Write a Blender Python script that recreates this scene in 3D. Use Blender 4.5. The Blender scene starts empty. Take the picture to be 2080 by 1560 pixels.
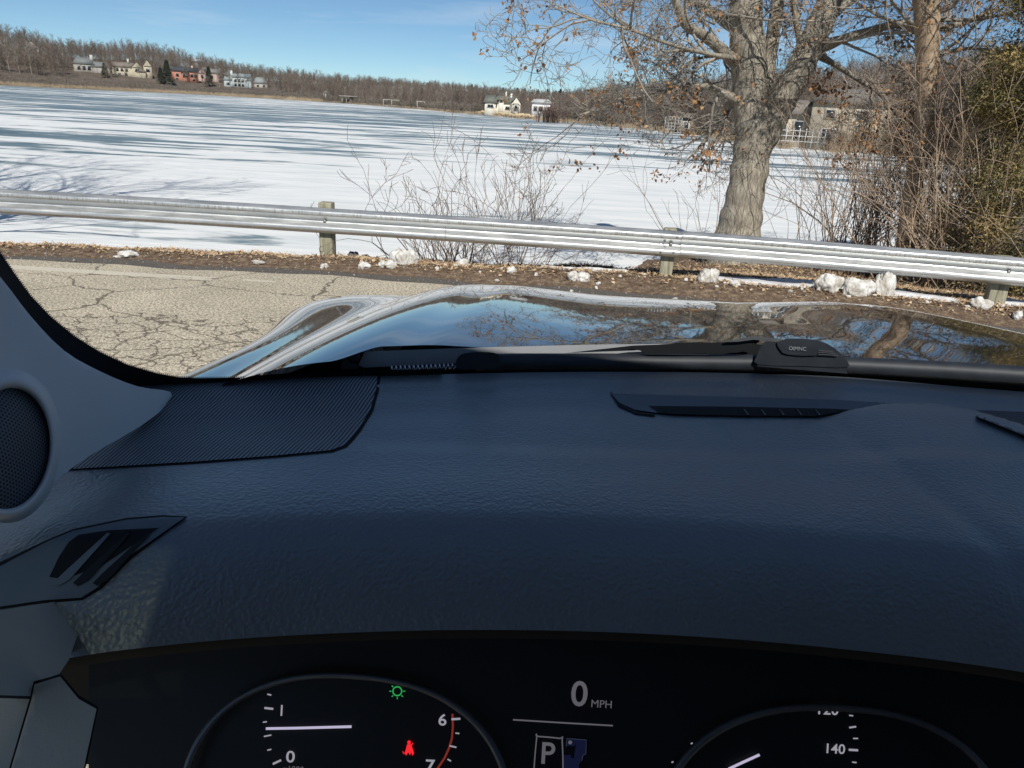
import bpy, math, random
import numpy as np
from mathutils import Vector, Matrix
from mathutils.geometry import delaunay_2d_cdt

C = bpy.context.scene.collection
sc = bpy.context.scene
rad = math.radians

# ------------------------------------------------------------------ camera, sky, sun, exposure
CAM_H = 1.9
PITCH, ROLL, FPX = rad(19.88), rad(3.0), 1560.0
fw = np.array([0, math.cos(PITCH), -math.sin(PITCH)])
_r = np.array([1., 0, 0]); _u = np.array([0, math.sin(PITCH), math.cos(PITCH)])
rt = math.cos(ROLL) * _r + math.sin(ROLL) * _u
up = math.cos(ROLL) * _u - math.sin(ROLL) * _r
CAM = np.array([0, 0, CAM_H])
cd = bpy.data.cameras.new("camera"); cam = bpy.data.objects.new("camera", cd); C.objects.link(cam)
cd.sensor_width = 36; cd.lens = FPX / 2080 * 36; cd.clip_start = 0.05; cd.clip_end = 9000
m = Matrix.Identity(4)
for i in range(3):
    m[i][0], m[i][1], m[i][2], m[i][3] = rt[i], up[i], -fw[i], CAM[i]
cam.matrix_world = m
sc.camera = cam

SUN_EL, SUN_DIR = rad(44), np.array([0.14, -0.99])
w = bpy.data.worlds.new("World"); sc.world = w; w.use_nodes = True
nt = w.node_tree; nt.nodes.clear()
wo = nt.nodes.new("ShaderNodeOutputWorld"); bg = nt.nodes.new("ShaderNodeBackground")
sky = nt.nodes.new("ShaderNodeTexSky"); sky.sky_type = 'NISHITA'; sky.sun_disc = False
sky.sun_elevation = SUN_EL; sky.sun_rotation = math.atan2(SUN_DIR[0], SUN_DIR[1])
sky.air_density = 0.8; sky.dust_density = 0.0; sky.ozone_density = 2.5; sky.altitude = 2200
tc = nt.nodes.new("ShaderNodeTexCoord"); mp = nt.nodes.new("ShaderNodeMapping")
mp.inputs['Scale'].default_value = (3.2, 3.2, 22.0)
nz = nt.nodes.new("ShaderNodeTexNoise"); nz.inputs['Scale'].default_value = 1.3; nz.inputs['Detail'].default_value = 7
nz.inputs['Roughness'].default_value = 0.6; nz.inputs['Distortion'].default_value = 0.4
cr = nt.nodes.new("ShaderNodeValToRGB"); cr.color_ramp.elements[0].position = 0.50; cr.color_ramp.elements[1].position = 0.80
cr.color_ramp.elements[0].color = (0, 0, 0, 1); cr.color_ramp.elements[1].color = (0.45, 0.45, 0.45, 1)
mixw = nt.nodes.new("ShaderNodeMixRGB"); mixw.inputs[2].default_value = (6.5, 7.4, 8.2, 1)
nt.links.new(tc.outputs['Generated'], mp.inputs[0]); nt.links.new(mp.outputs[0], nz.inputs['Vector'])
nt.links.new(nz.outputs['Fac'], cr.inputs[0]); nt.links.new(cr.outputs[0], mixw.inputs[0])
tnt = nt.nodes.new("ShaderNodeMixRGB"); tnt.blend_type = 'MULTIPLY'; tnt.inputs[0].default_value = 1; tnt.inputs[2].default_value = (.65, .77, .80, 1)
nt.links.new(sky.outputs[0], tnt.inputs[1]); nt.links.new(tnt.outputs[0], mixw.inputs[1]); nt.links.new(mixw.outputs[0], bg.inputs[0])
bg.inputs[1].default_value = 0.085
nt.links.new(bg.outputs[0], wo.inputs[0])
sl = bpy.data.lights.new("sun", 'SUN'); sl.energy = 3.6; sl.angle = rad(0.5); sl.color = (1, 0.95, 0.87)
so = bpy.data.objects.new("sun", sl); C.objects.link(so); so.location = (10, -20, 25)
sv = Vector((SUN_DIR[0] * math.cos(SUN_EL), SUN_DIR[1] * math.cos(SUN_EL), math.sin(SUN_EL)))
so.rotation_euler = (-sv).to_track_quat('-Z', 'Y').to_euler()
sc.view_settings.view_transform = 'Standard'; sc.view_settings.look = 'None'
sc.view_settings.exposure = 0.33; sc.view_settings.gamma = 1
sc.cycles.max_bounces = 6; sc.cycles.diffuse_bounces = 3; sc.cycles.glossy_bounces = 3
sc.cycles.transparent_max_bounces = 8; sc.cycles.caustics_reflective = False; sc.cycles.caustics_refractive = False

# ------------------------------------------------------------------ geometry helpers
def ray(x, y): return fw + (x - 1040) / FPX * rt - (y - 780) / FPX * up
def onz(x, y, z):                       # the point seen at a pixel on the height z (world)
    d = ray(x, y); t = (z - CAM_H) / d[2]; return CAM + d * t
def ony(x, y, Y):
    d = ray(x, y); return CAM + d * (Y / d[1])
def sstep(a, b, x):
    t = np.clip((x - a) / (b - a), 0, 1); return t * t * (3 - 2 * t)

class MB:
    def __init__(s): s.v = []; s.n = 0; s.f3 = []; s.f4 = []; s.fn = []
    def add(s, v, f):
        v = np.asarray(v, float).reshape(-1, 3); f = [tuple(a) for a in f] if not isinstance(f, np.ndarray) else f
        s.v.append(v)
        if isinstance(f, np.ndarray):
            (s.f3 if f.shape[1] == 3 else s.f4).append(f + s.n)
        else:
            for a in f:
                a = [q + s.n for q in a]
                if len(a) == 3: s.f3.append(np.array([a]))
                elif len(a) == 4: s.f4.append(np.array([a]))
                else: s.fn.append(a)
        s.n += len(v)
    def box(s, c, size, rotz=0.0, top=1.0):
        x, y, z = [q / 2 for q in size]
        p = np.array([[-x, -y, -z], [x, -y, -z], [x, y, -z], [-x, y, -z], [-x * top, -y * top, z], [x * top, -y * top, z], [x * top, y * top, z], [-x * top, y * top, z]])
        if rotz:
            a, b = math.cos(rotz), math.sin(rotz)
            p = p @ np.array([[a, b, 0], [-b, a, 0], [0, 0, 1]])
        s.add(p + np.asarray(c, float), np.array([[0, 3, 2, 1], [4, 5, 6, 7], [0, 1, 5, 4], [1, 2, 6, 5], [2, 3, 7, 6], [3, 0, 4, 7]]))
    def tube(s, pts, r, sides=5, closed=False):
        P = np.asarray(pts, float); n = len(P); r = np.broadcast_to(np.asarray(r, float), (n,))
        if closed: T = np.roll(P, -1, 0) - np.roll(P, 1, 0)
        else:
            T = np.empty_like(P); T[1:-1] = P[2:] - P[:-2]; T[0] = P[1] - P[0]; T[-1] = P[-1] - P[-2]
        T /= np.linalg.norm(T, axis=1)[:, None] + 1e-12
        ref = np.array([0, 0, 1.]) if abs(T[:, 2].mean()) < 0.8 else np.array([1., 0, 0])
        A = np.cross(T, ref); A /= np.linalg.norm(A, axis=1)[:, None] + 1e-12
        B = np.cross(T, A)
        an = np.arange(sides) / sides * 2 * math.pi
        V = P[:, None, :] + r[:, None, None] * (A[:, None, :] * np.cos(an)[None, :, None] + B[:, None, :] * np.sin(an)[None, :, None])
        i = np.arange(n if closed else n - 1)[:, None]; j = np.arange(sides)[None, :]; j2 = (j + 1) % sides; i2 = (i + 1) % n
        F = np.stack([i * sides + j, i * sides + j2, i2 * sides + j2, i2 * sides + j], -1).reshape(-1, 4)
        s.add(V.reshape(-1, 3), F)
        if not closed and sides > 3:
            s.fn.append([s.n - sides + k for k in range(sides)]); s.fn.append([s.n - n * sides + (sides - 1 - k) for k in range(sides)])
    def build(s, name, mat, parent=None, smooth=False, sharp=None):
        me = bpy.data.meshes.new(name)
        V = np.concatenate(s.v) if s.v else np.zeros((0, 3))
        f3 = np.concatenate(s.f3) if s.f3 else np.zeros((0, 3), int); f4 = np.concatenate(s.f4) if s.f4 else np.zeros((0, 4), int)
        loops = [f3.ravel(), f4.ravel()] + [np.array(a) for a in s.fn]
        L = np.concatenate(loops).astype(np.int32)
        starts = np.concatenate([np.arange(len(f3)) * 3, len(f3) * 3 + np.arange(len(f4)) * 4, len(f3) * 3 + len(f4) * 4 + np.cumsum([0] + [len(a) for a in s.fn])[:len(s.fn)]]).astype(np.int32)
        me.vertices.add(len(V)); me.vertices.foreach_set("co", V.astype(np.float32).ravel())
        me.loops.add(len(L)); me.loops.foreach_set("vertex_index", L)
        me.polygons.add(len(starts)); me.polygons.foreach_set("loop_start", starts)
        me.update(calc_edges=True); me.validate()
        if smooth:
            me.polygons.foreach_set("use_smooth", np.ones(len(me.polygons), bool))
            if sharp: me.set_sharp_from_angle(angle=rad(sharp))
        me.materials.append(mat)
        o = bpy.data.objects.new(name, me); C.objects.link(o)
        if parent is not None: put(o, parent)
        return o
def put(o, parent):                      # parent while the geometry keeps its world place
    o.parent = parent
    wl = Matrix.Identity(4); p = parent; chain = []
    while p is not None: chain.append(p); p = p.parent
    for q in reversed(chain): wl = wl @ q.matrix_parent_inverse @ q.matrix_basis
    o.matrix_parent_inverse = wl.inverted()
def empty(name, loc=(0, 0, 0), rz=0.0):
    o = bpy.data.objects.new(name, None); C.objects.link(o); o.location = loc; o.rotation_euler = (0, 0, rz); o.empty_display_size = .2; return o
def tag(o, label=None, cat=None, group=None, kind=None):
    if label: o['label'] = label
    if cat: o['category'] = cat
    if group: o['group'] = group
    if kind: o['kind'] = kind
    return o
def copy_tree(o, parent=None):
    c = o.copy(); C.objects.link(c)
    if parent is not None: c.parent = parent
    for ch in list(o.children): copy_tree(ch, c)
    return c
def lift(o, lst=None): return o
def grid_mesh(X, Y, Z):
    n, k = X.shape
    v = np.stack([X, Y, Z], -1).reshape(-1, 3)
    i, j = np.meshgrid(np.arange(n - 1), np.arange(k - 1), indexing='ij')
    a = i * k + j
    f = np.stack([a, a + 1, a + k + 1, a + k], -1).reshape(-1, 4)
    return v, f
def vnoise(x, y, seed=0, sc_=1.0, octv=4):
    """sum of sines noise, cheap and smooth"""
    r = np.random.RandomState(seed); out = 0.0; a = 1.0; tot = 0
    for o_ in range(octv):
        for _ in range(4):
            th = r.uniform(0, 6.28); ph = r.uniform(0, 6.28); f = sc_ * r.uniform(.7, 1.4) * 2 ** o_
            out = out + a * np.sin(f * (x * math.cos(th) + y * math.sin(th)) + ph) / 4
        tot += a; a *= .55
    return out / tot

# ------------------------------------------------------------------ materials
class Mat:
    def __init__(s, name, col=(.5, .5, .5), rough=.7, metal=0.0, **kw):
        s.m = bpy.data.materials.new(name); s.m.use_nodes = True; s.t = s.m.node_tree
        s.b = s.t.nodes['Principled BSDF']; s.out = s.t.nodes['Material Output']
        s.b.inputs['Base Color'].default_value = (*col, 1); s.b.inputs['Roughness'].default_value = rough; s.b.inputs['Metallic'].default_value = metal
        for k, v in kw.items(): s.b.inputs[k.replace('_', ' ')].default_value = v
        s._c = None
    def n(s, t, **kw):
        q = s.t.nodes.new(t)
        for k, v in kw.items():
            if hasattr(q, k) and k not in q.inputs: setattr(q, k, v)
            else: q.inputs[k].default_value = v
        return q
    def l(s, a, b): s.t.links.new(a, b)
    def coord(s, scale=(1, 1, 1), rot=(0, 0, 0), kind='Object'):
        c = s.n("ShaderNodeTexCoord"); mm = s.n("ShaderNodeMapping"); mm.inputs['Scale'].default_value = scale; mm.inputs['Rotation'].default_value = rot
        s.l(c.outputs[kind], mm.inputs[0]); return mm.outputs[0]
    def noise(s, co, scale, detail=4, rough=.55, dist=0.0):
        q = s.n("ShaderNodeTexNoise", Scale=scale, Detail=detail, Roughness=rough, Distortion=dist); s.l(co, q.inputs['Vector']); return q.outputs['Fac']
    def ramp(s, fac, stops, interp='LINEAR'):
        q = s.n("ShaderNodeValToRGB"); q.color_ramp.interpolation = interp; e = q.color_ramp.elements
        while len(e) > 1: e.remove(e[-1])
        e[0].position = stops[0][0]; e[0].color = tocol(stops[0][1])
        for p, c in stops[1:]:
            k = e.new(p); k.color = tocol(c)
        s.l(fac, q.inputs[0]); return q.outputs[0]
    def math(s, op, a, b=None, c=None):
        q = s.n("ShaderNodeMath"); q.operation = op
        for i, v in enumerate((a, b, c)):
            if v is None: continue
            if isinstance(v, (int, float)): q.inputs[i].default_value = v
            else: s.l(v, q.inputs[i])
        return q.outputs[0]
    def mix(s, fac, a, b, mode='MIX'):
        q = s.n("ShaderNodeMixRGB"); q.blend_type = mode
        for i, v in enumerate((fac, a, b)):
            if isinstance(v, (int, float)): q.inputs[i].default_value = v if i == 0 else (v, v, v, 1)
            elif isinstance(v, tuple): q.inputs[i].default_value = (*v, 1)
            else: s.l(v, q.inputs[i])
        return q.outputs[0]
    def col(s, x): s.l(x, s.b.inputs['Base Color']); return s
    def rgh(s, x): s.l(x, s.b.inputs['Roughness']); return s
    def bump(s, h, strength=.3, dist=.01):
        q = s.n("ShaderNodeBump"); q.inputs['Strength'].default_value = strength; q.inputs['Distance'].default_value = dist
        s.l(h, q.inputs['Height'])
        if s._c is not None: s.l(s._c, q.inputs['Normal'])
        s._c = q.outputs[0]; s.l(s._c, s.b.inputs['Normal']); return s
def tocol(c): return (c, c, c, 1) if isinstance(c, (int, float)) else (*c, 1)

def mat_simple(name, c1, c2, scale=5, rough=.7, metal=0, bump=0, bd=.005, **kw):
    a = Mat(name, c1, rough, metal, **kw); co = a.coord(); f = a.noise(co, scale, 5, .6)
    a.col(a.ramp(f, [(.35, c1), (.68, c2)]))
    if bump: a.bump(f, bump, bd)
    return a.m

# road: pale aggregate asphalt with alligator cracks and worn paint
a = Mat("asphalt", rough=.9); co = a.coord()
sp = a.n("ShaderNodeTexVoronoi", Scale=70.0); a.l(co, sp.inputs['Vector'])
spc = a.ramp(a.math('MULTIPLY', sp.outputs['Distance'], 1.0), [(.15, (.60, .53, .40)), (.5, (.22, .19, .145)), (.8, (.08, .068, .05))])
fine = a.noise(co, 42, 3, .75); big = a.noise(co, 1.2, 4, .6)
c1 = a.mix(.55, spc, a.ramp(fine, [(.40, (.10, .085, .062)), (.58, (.62, .55, .42))]))
c1 = a.mix(1.0, c1, a.ramp(big, [(.3, 1.3), (.7, 1.65)]), 'MULTIPLY')
warp = a.n("ShaderNodeTexNoise", Scale=3.0, Detail=5.0, Roughness=.65); a.l(co, warp.inputs['Vector'])
wv = a.n("ShaderNodeVectorMath"); wv.operation = 'SCALE'; a.l(warp.outputs['Color'], wv.inputs[0]); wv.inputs['Scale'].default_value = .30
wa = a.n("ShaderNodeVectorMath"); wa.operation = 'ADD'; a.l(co, wa.inputs[0]); a.l(wv.outputs[0], wa.inputs[1])
cm = a.n("ShaderNodeMapping"); cm.inputs['Scale'].default_value = (1, 1.35, 1); a.l(wa.outputs[0], cm.inputs[0])
cv = a.n("ShaderNodeTexVoronoi", Scale=3.9); cv.feature = 'DISTANCE_TO_EDGE'; a.l(cm.outputs[0], cv.inputs['Vector'])
cv2 = a.n("ShaderNodeTexVoronoi", Scale=.55); cv2.feature = 'DISTANCE_TO_EDGE'; a.l(cm.outputs[0], cv2.inputs['Vector'])
sep = a.n("ShaderNodeSeparateXYZ"); a.l(co, sep.inputs[0])
near = a.math('GREATER_THAN', a.math('ADD', sep.outputs[1], a.math('MULTIPLY', big, 1.4)), 7.25)   # fine crazing on the nearer lane
msk = a.math('SUBTRACT', 1.0, near)
wob = a.noise(co, 9, 3, .7)
k1 = a.math('MULTIPLY', a.math('LESS_THAN', cv.outputs['Distance'], a.math('MULTIPLY', wob, .066)), msk)
k2 = a.math('LESS_THAN', cv2.outputs['Distance'], a.math('MULTIPLY', wob, .014))
crk = a.math('MAXIMUM', k1, k2)
c2 = a.mix(a.math('MULTIPLY', crk, .78), c1, (.085, .065, .048))
# worn white edge line
pmask = a.math('MAXIMUM', a.math('LESS_THAN', sep.outputs[0], -3.25), a.math('MULTIPLY', a.math('GREATER_THAN', sep.outputs[0], -2.95), a.math('LESS_THAN', sep.outputs[0], -2.6)))
ln = a.math('ABSOLUTE', a.math('SUBTRACT', a.math('ADD', sep.outputs[1], a.math('MULTIPLY', sep.outputs[0], .035)), 7.95))
lm = a.math('MULTIPLY', a.math('MULTIPLY', pmask, a.math('LESS_THAN', ln, .085)), a.math('GREATER_THAN', a.noise(a.coord((.55, 2.2, 1)), 1.6, 6, .72), .44))
c3 = a.mix(a.math('MULTIPLY', lm, .75), c2, (.66, .61, .50))
a.col(c3); a.bump(a.math('SUBTRACT', fine, a.math('MULTIPLY', crk, .7)), .5, .006); M_ROAD = a.m

a = Mat("verge_soil", rough=.95); co = a.coord(); f = a.noise(co, 14, 6, .7); g = a.noise(co, 1.3, 4, .6); h_ = a.noise(co, 60, 3, .7)
soil = a.ramp(f, [(.3, (.075, .048, .032)), (.5, (.16, .105, .066)), (.72, (.40, .30, .19))])
dirt = a.ramp(h_, [(.3, (.065, .056, .05)), (.6, (.14, .125, .11)), (.78, (.32, .29, .26))])
sep = a.n("ShaderNodeSeparateXYZ"); a.l(co, sep.inputs[0])
att = a.n("ShaderNodeAttribute"); att.attribute_name = "grit"
a.col(a.mix(a.math('GREATER_THAN', a.math('ADD', att.outputs['Fac'], a.math('MULTIPLY', a.math('SUBTRACT', f, .5), .9)), .5), soil, dirt))
a.bump(f, .9, .03); a.bump(h_, .6, .01); M_VERGE = a.m

a = Mat("lake_ice", rough=.55); co = a.coord(); sep = a.n("ShaderNodeSeparateXYZ"); a.l(co, sep.inputs[0])
rng_ = a.math('SQRT', a.math('ADD', a.math('MULTIPLY', sep.outputs[0], sep.outputs[0]), a.math('MULTIPLY', sep.outputs[1], sep.outputs[1])))
s1 = a.noise(a.coord((.045, .19, 1), (0, 0, rad(4))), 1.0, 7, .62, .6)
s2 = a.noise(a.coord((.15, .62, 1), (0, 0, rad(2))), 1.0, 6, .62, .5)
s3 = a.noise(a.coord((.006, .02, 1)), 1.0, 2, .5); s4 = a.noise(a.coord((.30, .9, 1)), 1.0, 5, .7)
sum_ = a.math('ADD', a.math('MULTIPLY', s1, .52), a.math('ADD', a.math('MULTIPLY', s2, .36), a.math('MULTIPLY', s4, .12)))
nearf = a.ramp(a.math('MULTIPLY', rng_, .005), [(.14, .14), (.20, .085), (.26, .025), (.36, .0)])      # fewer bare streaks near this bank
val = a.math('ADD', a.math('SUBTRACT', sum_, nearf), a.math('MULTIPLY', a.math('SUBTRACT', s3, .5), .22))
icem = a.ramp(val, [(.468, 0.0), (.508, 1.0)])
icec = a.ramp(s2, [(.35, (.085, .13, .145)), (.65, (.21, .275, .29))])
snowc = a.ramp(a.noise(a.coord((.3, 1.3, 1)), 1.0, 6, .65), [(.3, (.68, .72, .73)), (.6, (.88, .88, .86))])
a.col(a.mix(icem, snowc, icec)); a.rgh(a.mix(icem, .75, .38))
a.bump(a.noise(a.coord((.8, 3.0, 1)), 1.2, 6, .62), .32, .10); a.b.inputs['Specular IOR Level'].default_value = .25; M_LAKE = a.m

a = Mat("hill_litter", rough=.95); co = a.coord(); f = a.noise(co, .08, 6, .7)
a.col(a.ramp(f, [(.3, (.085, .065, .05)), (.55, (.15, .12, .095)), (.75, (.22, .18, .13))])); M_HILL = a.m
M_GROUND = mat_simple("dry_grass_ground", (.14, .11, .07), (.24, .2, .13), .4, .95)

a = Mat("galvanised_steel", (.5, .51, .5), .42, .8); co = a.coord((1, 1, 1)); f = a.noise(a.coord((.7, .7, 8)), 3, 6, .7); g = a.noise(a.coord((38, 38, 3.5), (0, rad(25), 0)), 1, 4, .7)
geo = a.n("ShaderNodeNewGeometry")
spn = a.n("ShaderNodeTexVoronoi", Scale=26.0); a.l(co, spn.inputs['Vector'])
base = a.ramp(f, [(.3, (.52, .54, .54)), (.6, (.70, .71, .70)), (.8, (.82, .82, .79))])
base = a.mix(.3, base, a.ramp(spn.outputs['Distance'], [(0, .3), (.6, .75)]), 'SOFT_LIGHT')
zs = a.n("ShaderNodeSeparateXYZ"); a.l(co, zs.inputs[0])
band = a.math('MULTIPLY', a.math('GREATER_THAN', zs.outputs[2], .522), a.math('LESS_THAN', zs.outputs[2], .566))
scr = a.math('MULTIPLY', a.math('GREATER_THAN', g, .54), band)
a.col(a.mix(a.math('MULTIPLY', scr, .5), base, (.34, .33, .31)))
a.rgh(a.ramp(f, [(.3, .34), (.75, .6)])); a.bump(g, .12, .004); M_GALV = a.m
M_BOLT = mat_simple("bolt_steel", (.5, .5, .48), (.3, .28, .26), 60, .45, .8)
a = Mat("weathered_post", rough=.9); co = a.coord(); f = a.noise(a.coord((30, 30, 2.0)), 1.4, 6, .7)
a.col(a.ramp(f, [(.3, (.13, .12, .08)), (.5, (.32, .30, .21)), (.72, (.48, .45, .34))])); a.bump(f, .7, .01); M_POST = a.m

a = Mat("oak_bark", rough=.95); f = a.noise(a.coord((13, 13, 2.0)), 2.2, 8, .68, .5); g = a.noise(a.coord((1, 1, 1)), 1.5, 4, .6)
v = a.n("ShaderNodeTexVoronoi", Scale=3.0); v.feature = 'DISTANCE_TO_EDGE'; a.l(a.coord((6, 6, 1.2)), v.inputs['Vector'])
hh = a.math('ADD', f, a.math('MULTIPLY', v.outputs['Distance'], .9))
a.col(a.mix(1.0, a.ramp(f, [(.32, (.15, .13, .10)), (.5, (.36, .32, .255)), (.72, (.56, .51, .42))]), a.ramp(g, [(.3, .82), (.7, 1.12)]), 'MULTIPLY'))
a.bump(hh, .75, .03); M_BARK = a.m
M_TWIG = mat_simple("twig_bark", (.20, .175, .145), (.42, .38, .32), 2.0, .9)
M_BRUSH = mat_simple("shrub_stems", (.13, .095, .07), (.27, .205, .155), 2.5, .9)
M_BRUSHT = mat_simple("tan_stems", (.28, .20, .135), (.54, .41, .29), 2.5, .9)
M_FAR1 = mat_simple("far_wood_bark", (.14, .112, .09), (.255, .21, .175), .05, .95)
M_FAR2 = mat_simple("pale_far_bark", (.25, .22, .185), (.40, .36, .31), .3, .95)
M_FARB = mat_simple("far_brush", (.17, .145, .12), (.26, .225, .185), .06, .95)
M_REED = mat_simple("dry_reeds", (.26, .20, .135), (.42, .33, .22), .1, .95)
M_CONIF = mat_simple("conifer_needles", (.03, .042, .03), (.08, .095, .065), .6, .9)
a = Mat("oak_leaf", rough=.75); f = a.noise(a.coord(), 1.7, 3, .6); a.col(a.ramp(f, [(.35, (.15, .075, .038)), (.5, (.36, .18, .08)), (.68, (.58, .34, .15))])); a.b.inputs['Subsurface Weight'].default_value = 0; M_LEAF = a.m
a = Mat("cedar_leaf", rough=.8); f = a.noise(a.coord(), 1.6, 4, .6); a.col(a.ramp(f, [(.3, (.06, .062, .025)), (.48, (.17, .15, .055)), (.64, (.38, .27, .10))])); M_CEDAR = a.m
a = Mat("litter_leaf", rough=.85); oi = a.noise(a.coord(), 23, 2, .7); a.col(a.ramp(oi, [(.32, (.17, .10, .06)), (.46, (.42, .27, .15)), (.58, (.62, .47, .29)), (.72, (.72, .62, .45))])); M_LITTER = a.m
a = Mat("old_snow", rough=.7); f = a.noise(a.coord(), 9, 6, .7); g = a.noise(a.coord(), 30, 4, .7)
a.col(a.mix(a.ramp(f, [(.40, 0.0), (.64, .9)]), (.80, .79, .76), (.36, .31, .24))); a.bump(f, .5, .03); a.bump(g, .4, .01); M_SNOW = a.m
a = Mat("snow_sheet", rough=.7); f = a.noise(a.coord(), 5, 6, .7); a.col(a.ramp(f, [(.3, (.84, .85, .87)), (.68, (.62, .60, .58))])); a.bump(f, .5, .03); M_SNOWP = a.m
a = Mat("dark_stone", rough=.6); f = a.noise(a.coord(), 12, 5, .7); a.col(a.ramp(f, [(.35, (.035, .042, .055)), (.65, (.10, .11, .125))])); a.bump(f, .5, .02); M_STONE = a.m

# ------------------------------------------------------------------ setting
gd = MB(); gd.add([[-6000, -800, -1.9], [6000, -800, -1.9], [6000, 6000, -1.9], [-6000, 6000, -1.9]], [(0, 1, 2, 3)])
tag(gd.build("ground", M_GROUND), kind="structure")
LAKE_Z = -1.0
lk = MB(); X, Y = np.meshgrid(np.linspace(-900, 400, 40), np.linspace(9.5, 900, 40), indexing='ij')
v, f = grid_mesh(X, Y, np.full_like(X, LAKE_Z)); lk.add(v, f[:, ::-1]); tag(lk.build("lake", M_LAKE), "frozen lake with wind-blown snow and blue-grey bare ice streaks", kind="structure")

def road_edge(x): return 8.42 - .012 * (x + 2.5) ** 2 - .03 * x + .05 * np.sin(x * 2.1) + .03 * np.sin(x * 5.3)
def rail_y(x): return np.interp(x, [-14, -10, -6.6, -4.4, -2.2, 0, 1.68, 3.6, 5.6, 8, 12], [9.45, 9.72, 9.80, 9.74, 9.58, 9.42, 9.24, 8.92, 8.50, 7.85, 6.6])
_xs = np.linspace(-16, 14, 121); _ry = rail_y(_xs); _k = np.ones(9) / 9; _rs = np.convolve(np.pad(_ry, 4, mode='edge'), _k, 'valid')
def rail_y(x): return np.interp(x, _xs, _rs)
def bank_y(x): return np.interp(x, [-20, -6, 0, 1.0, 1.9, 2.7, 3.4, 4.5, 7, 10, 16, 40], [9.75, 10.35, 10.55, 11.1, 13.0, 15.4, 16.6, 17.0, 17.0, 18.0, 22, 31])   # where the bank meets the ice
def ground_z(x, y):
    x = np.asarray(x, float); y = np.asarray(y, float)
    e = road_edge(x); ry = rail_y(x) + np.interp(x, [-8, -3, 0, 2], [.08, .26, .38, .6]); b = bank_y(x) + .35 * vnoise(x, y * .3, 5, 2.0, 3)
    z = -.015 + .05 * sstep(0, .9, y - e) + .035 * vnoise(x, y, 1, 5.0, 4) * sstep(.1, .8, y - e) + .06 * np.exp(-((y - e - .75) / .35) ** 2)
    z = z - np.interp(x, [-9, -3, 0, 2], [.17, .10, .05, .0]) * sstep(.2, 1.3, y - e)
    t = np.clip((y - ry) / np.maximum(b - ry, .35), 0, 1.6)
    z = z * (1 - np.clip(t, 0, 1)) + (LAKE_Z + .02) * np.clip(t, 0, 1) ** .85 - .25 * np.clip(t - 1, 0, 1)
    z = z + .05 * vnoise(x, y, 9, 3.0, 4) * sstep(0, .6, y - ry)
    return z
# road sheet + verge sheet
rd = MB(); xs = np.linspace(-14, 14, 225); X = np.repeat(xs[:, None], 12, 1); E_ = road_edge(xs)[:, None]
Y = -60 + (E_ + 60) * np.linspace(0, 1, 12)[None, :] ** .25; v, f = grid_mesh(X, Y, np.zeros_like(X)); rd.add(v, f[:, ::-1]); tag(rd.build("road", M_ROAD), "pale cracked asphalt road with a worn white edge line", kind="structure")
vg = MB(); xs = np.linspace(-16, 30, 700); s_ = np.concatenate([np.linspace(-.12, 3.4, 120), np.linspace(3.5, 24, 90)])
X = np.repeat(xs[:, None], len(s_), 1); Y = road_edge(np.clip(X, -16, 11)) + s_[None, :]; Z = ground_z(X, Y)
v, f = grid_mesh(X, Y, Z); vg.add(v, f[:, ::-1]); vo = vg.build("verge", M_VERGE, smooth=True); tag(vo, "leaf-strewn gravel verge and bank between road and lake", kind="structure")
at = vo.data.attributes.new("grit", 'FLOAT', 'POINT'); at.data.foreach_set("value", (1 - sstep(.06, .42, (Y - road_edge(X)) + .12 * vnoise(X, Y, 3, 4, 3))).astype(np.float32).ravel())

# far shore and hills, swept by bearing around the road
AZ = [-60, -45, -34, -22, -12.6, -5.8, .7, 2.8, 9, 14, 18, 24.7, 28, 34, 50, 75]
SH = [380, 420, 472, 530, 405, 267, 194, 186, 147, 112, 97, 92, 80, 62, 48, 40]
EL = [3.5, 3.3, 2.75, 2.28, 1.52, 1.37, 1.18, 1.1, 2.2, 2.6, 3.0, 3.2, 3.4, 4.5, 6, 8]     # skyline elevation, degrees
RG = [260, 260, 260, 280, 480, 800, 950, 900, 420, 160, 120, 90, 90, 80, 80, 80]          # ridge distance behind the shore
TH = [11, 11, 11, 10.5, 8.5, 6.3, 5.2, 5.2, 5.5, 5.5, 5.5, 5.5, 5.5, 5.5, 5.5, 5.5]
def shore(az): return np.interp(az, AZ, SH) + 4 * np.sin(az * 1.7) + 2.5 * np.sin(az * 4.1 + 1)
def hill_z(az, t):
    S = np.interp(az, AZ, SH); R = np.interp(az, AZ, RG); E = np.interp(az, [-60, -34, -32.4, -30, -27, -24.7, -18.9, -12.5, -5.9, 2, 9, 18, 34, 75], [3.0, 3.0, 2.8, 2.3, 2.25, 2.40, 1.5, 1.2, 1.12, .92, 1.9, 2.8, 4.5, 8])
    zt = CAM_H + (S + R) * np.tan(np.radians(E)) - np.interp(az, AZ, TH)
    zt = np.maximum(zt, 1.0)
    u = np.clip(t / R, -1, 2.5)
    return np.where(t < 0, LAKE_Z - .5 + t * .02, LAKE_Z - .15 + .55 * sstep(0, 3, t) + (zt - LAKE_Z) * sstep(-.12, 1.0, u) * (1 - .25 * sstep(1, 2.5, u)) - (zt - LAKE_Z) * sstep(-.12, 1.0, 0.0))
az = np.linspace(-62, 76, 280); tt = np.concatenate([np.linspace(-3, 12, 12), np.linspace(16, 1600, 70)])
A2, T2 = np.meshgrid(az, tt, indexing='ij'); D2 = shore(A2) + T2
hl = MB(); v, f = grid_mesh(D2 * np.sin(np.radians(A2)), D2 * np.cos(np.radians(A2)), hill_z(A2, T2)); hl.add(v, f[:, ::-1]); tag(hl.build("hills", M_HILL, smooth=True), "wooded hillside rising behind the far lakeshore", kind="structure")
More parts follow.
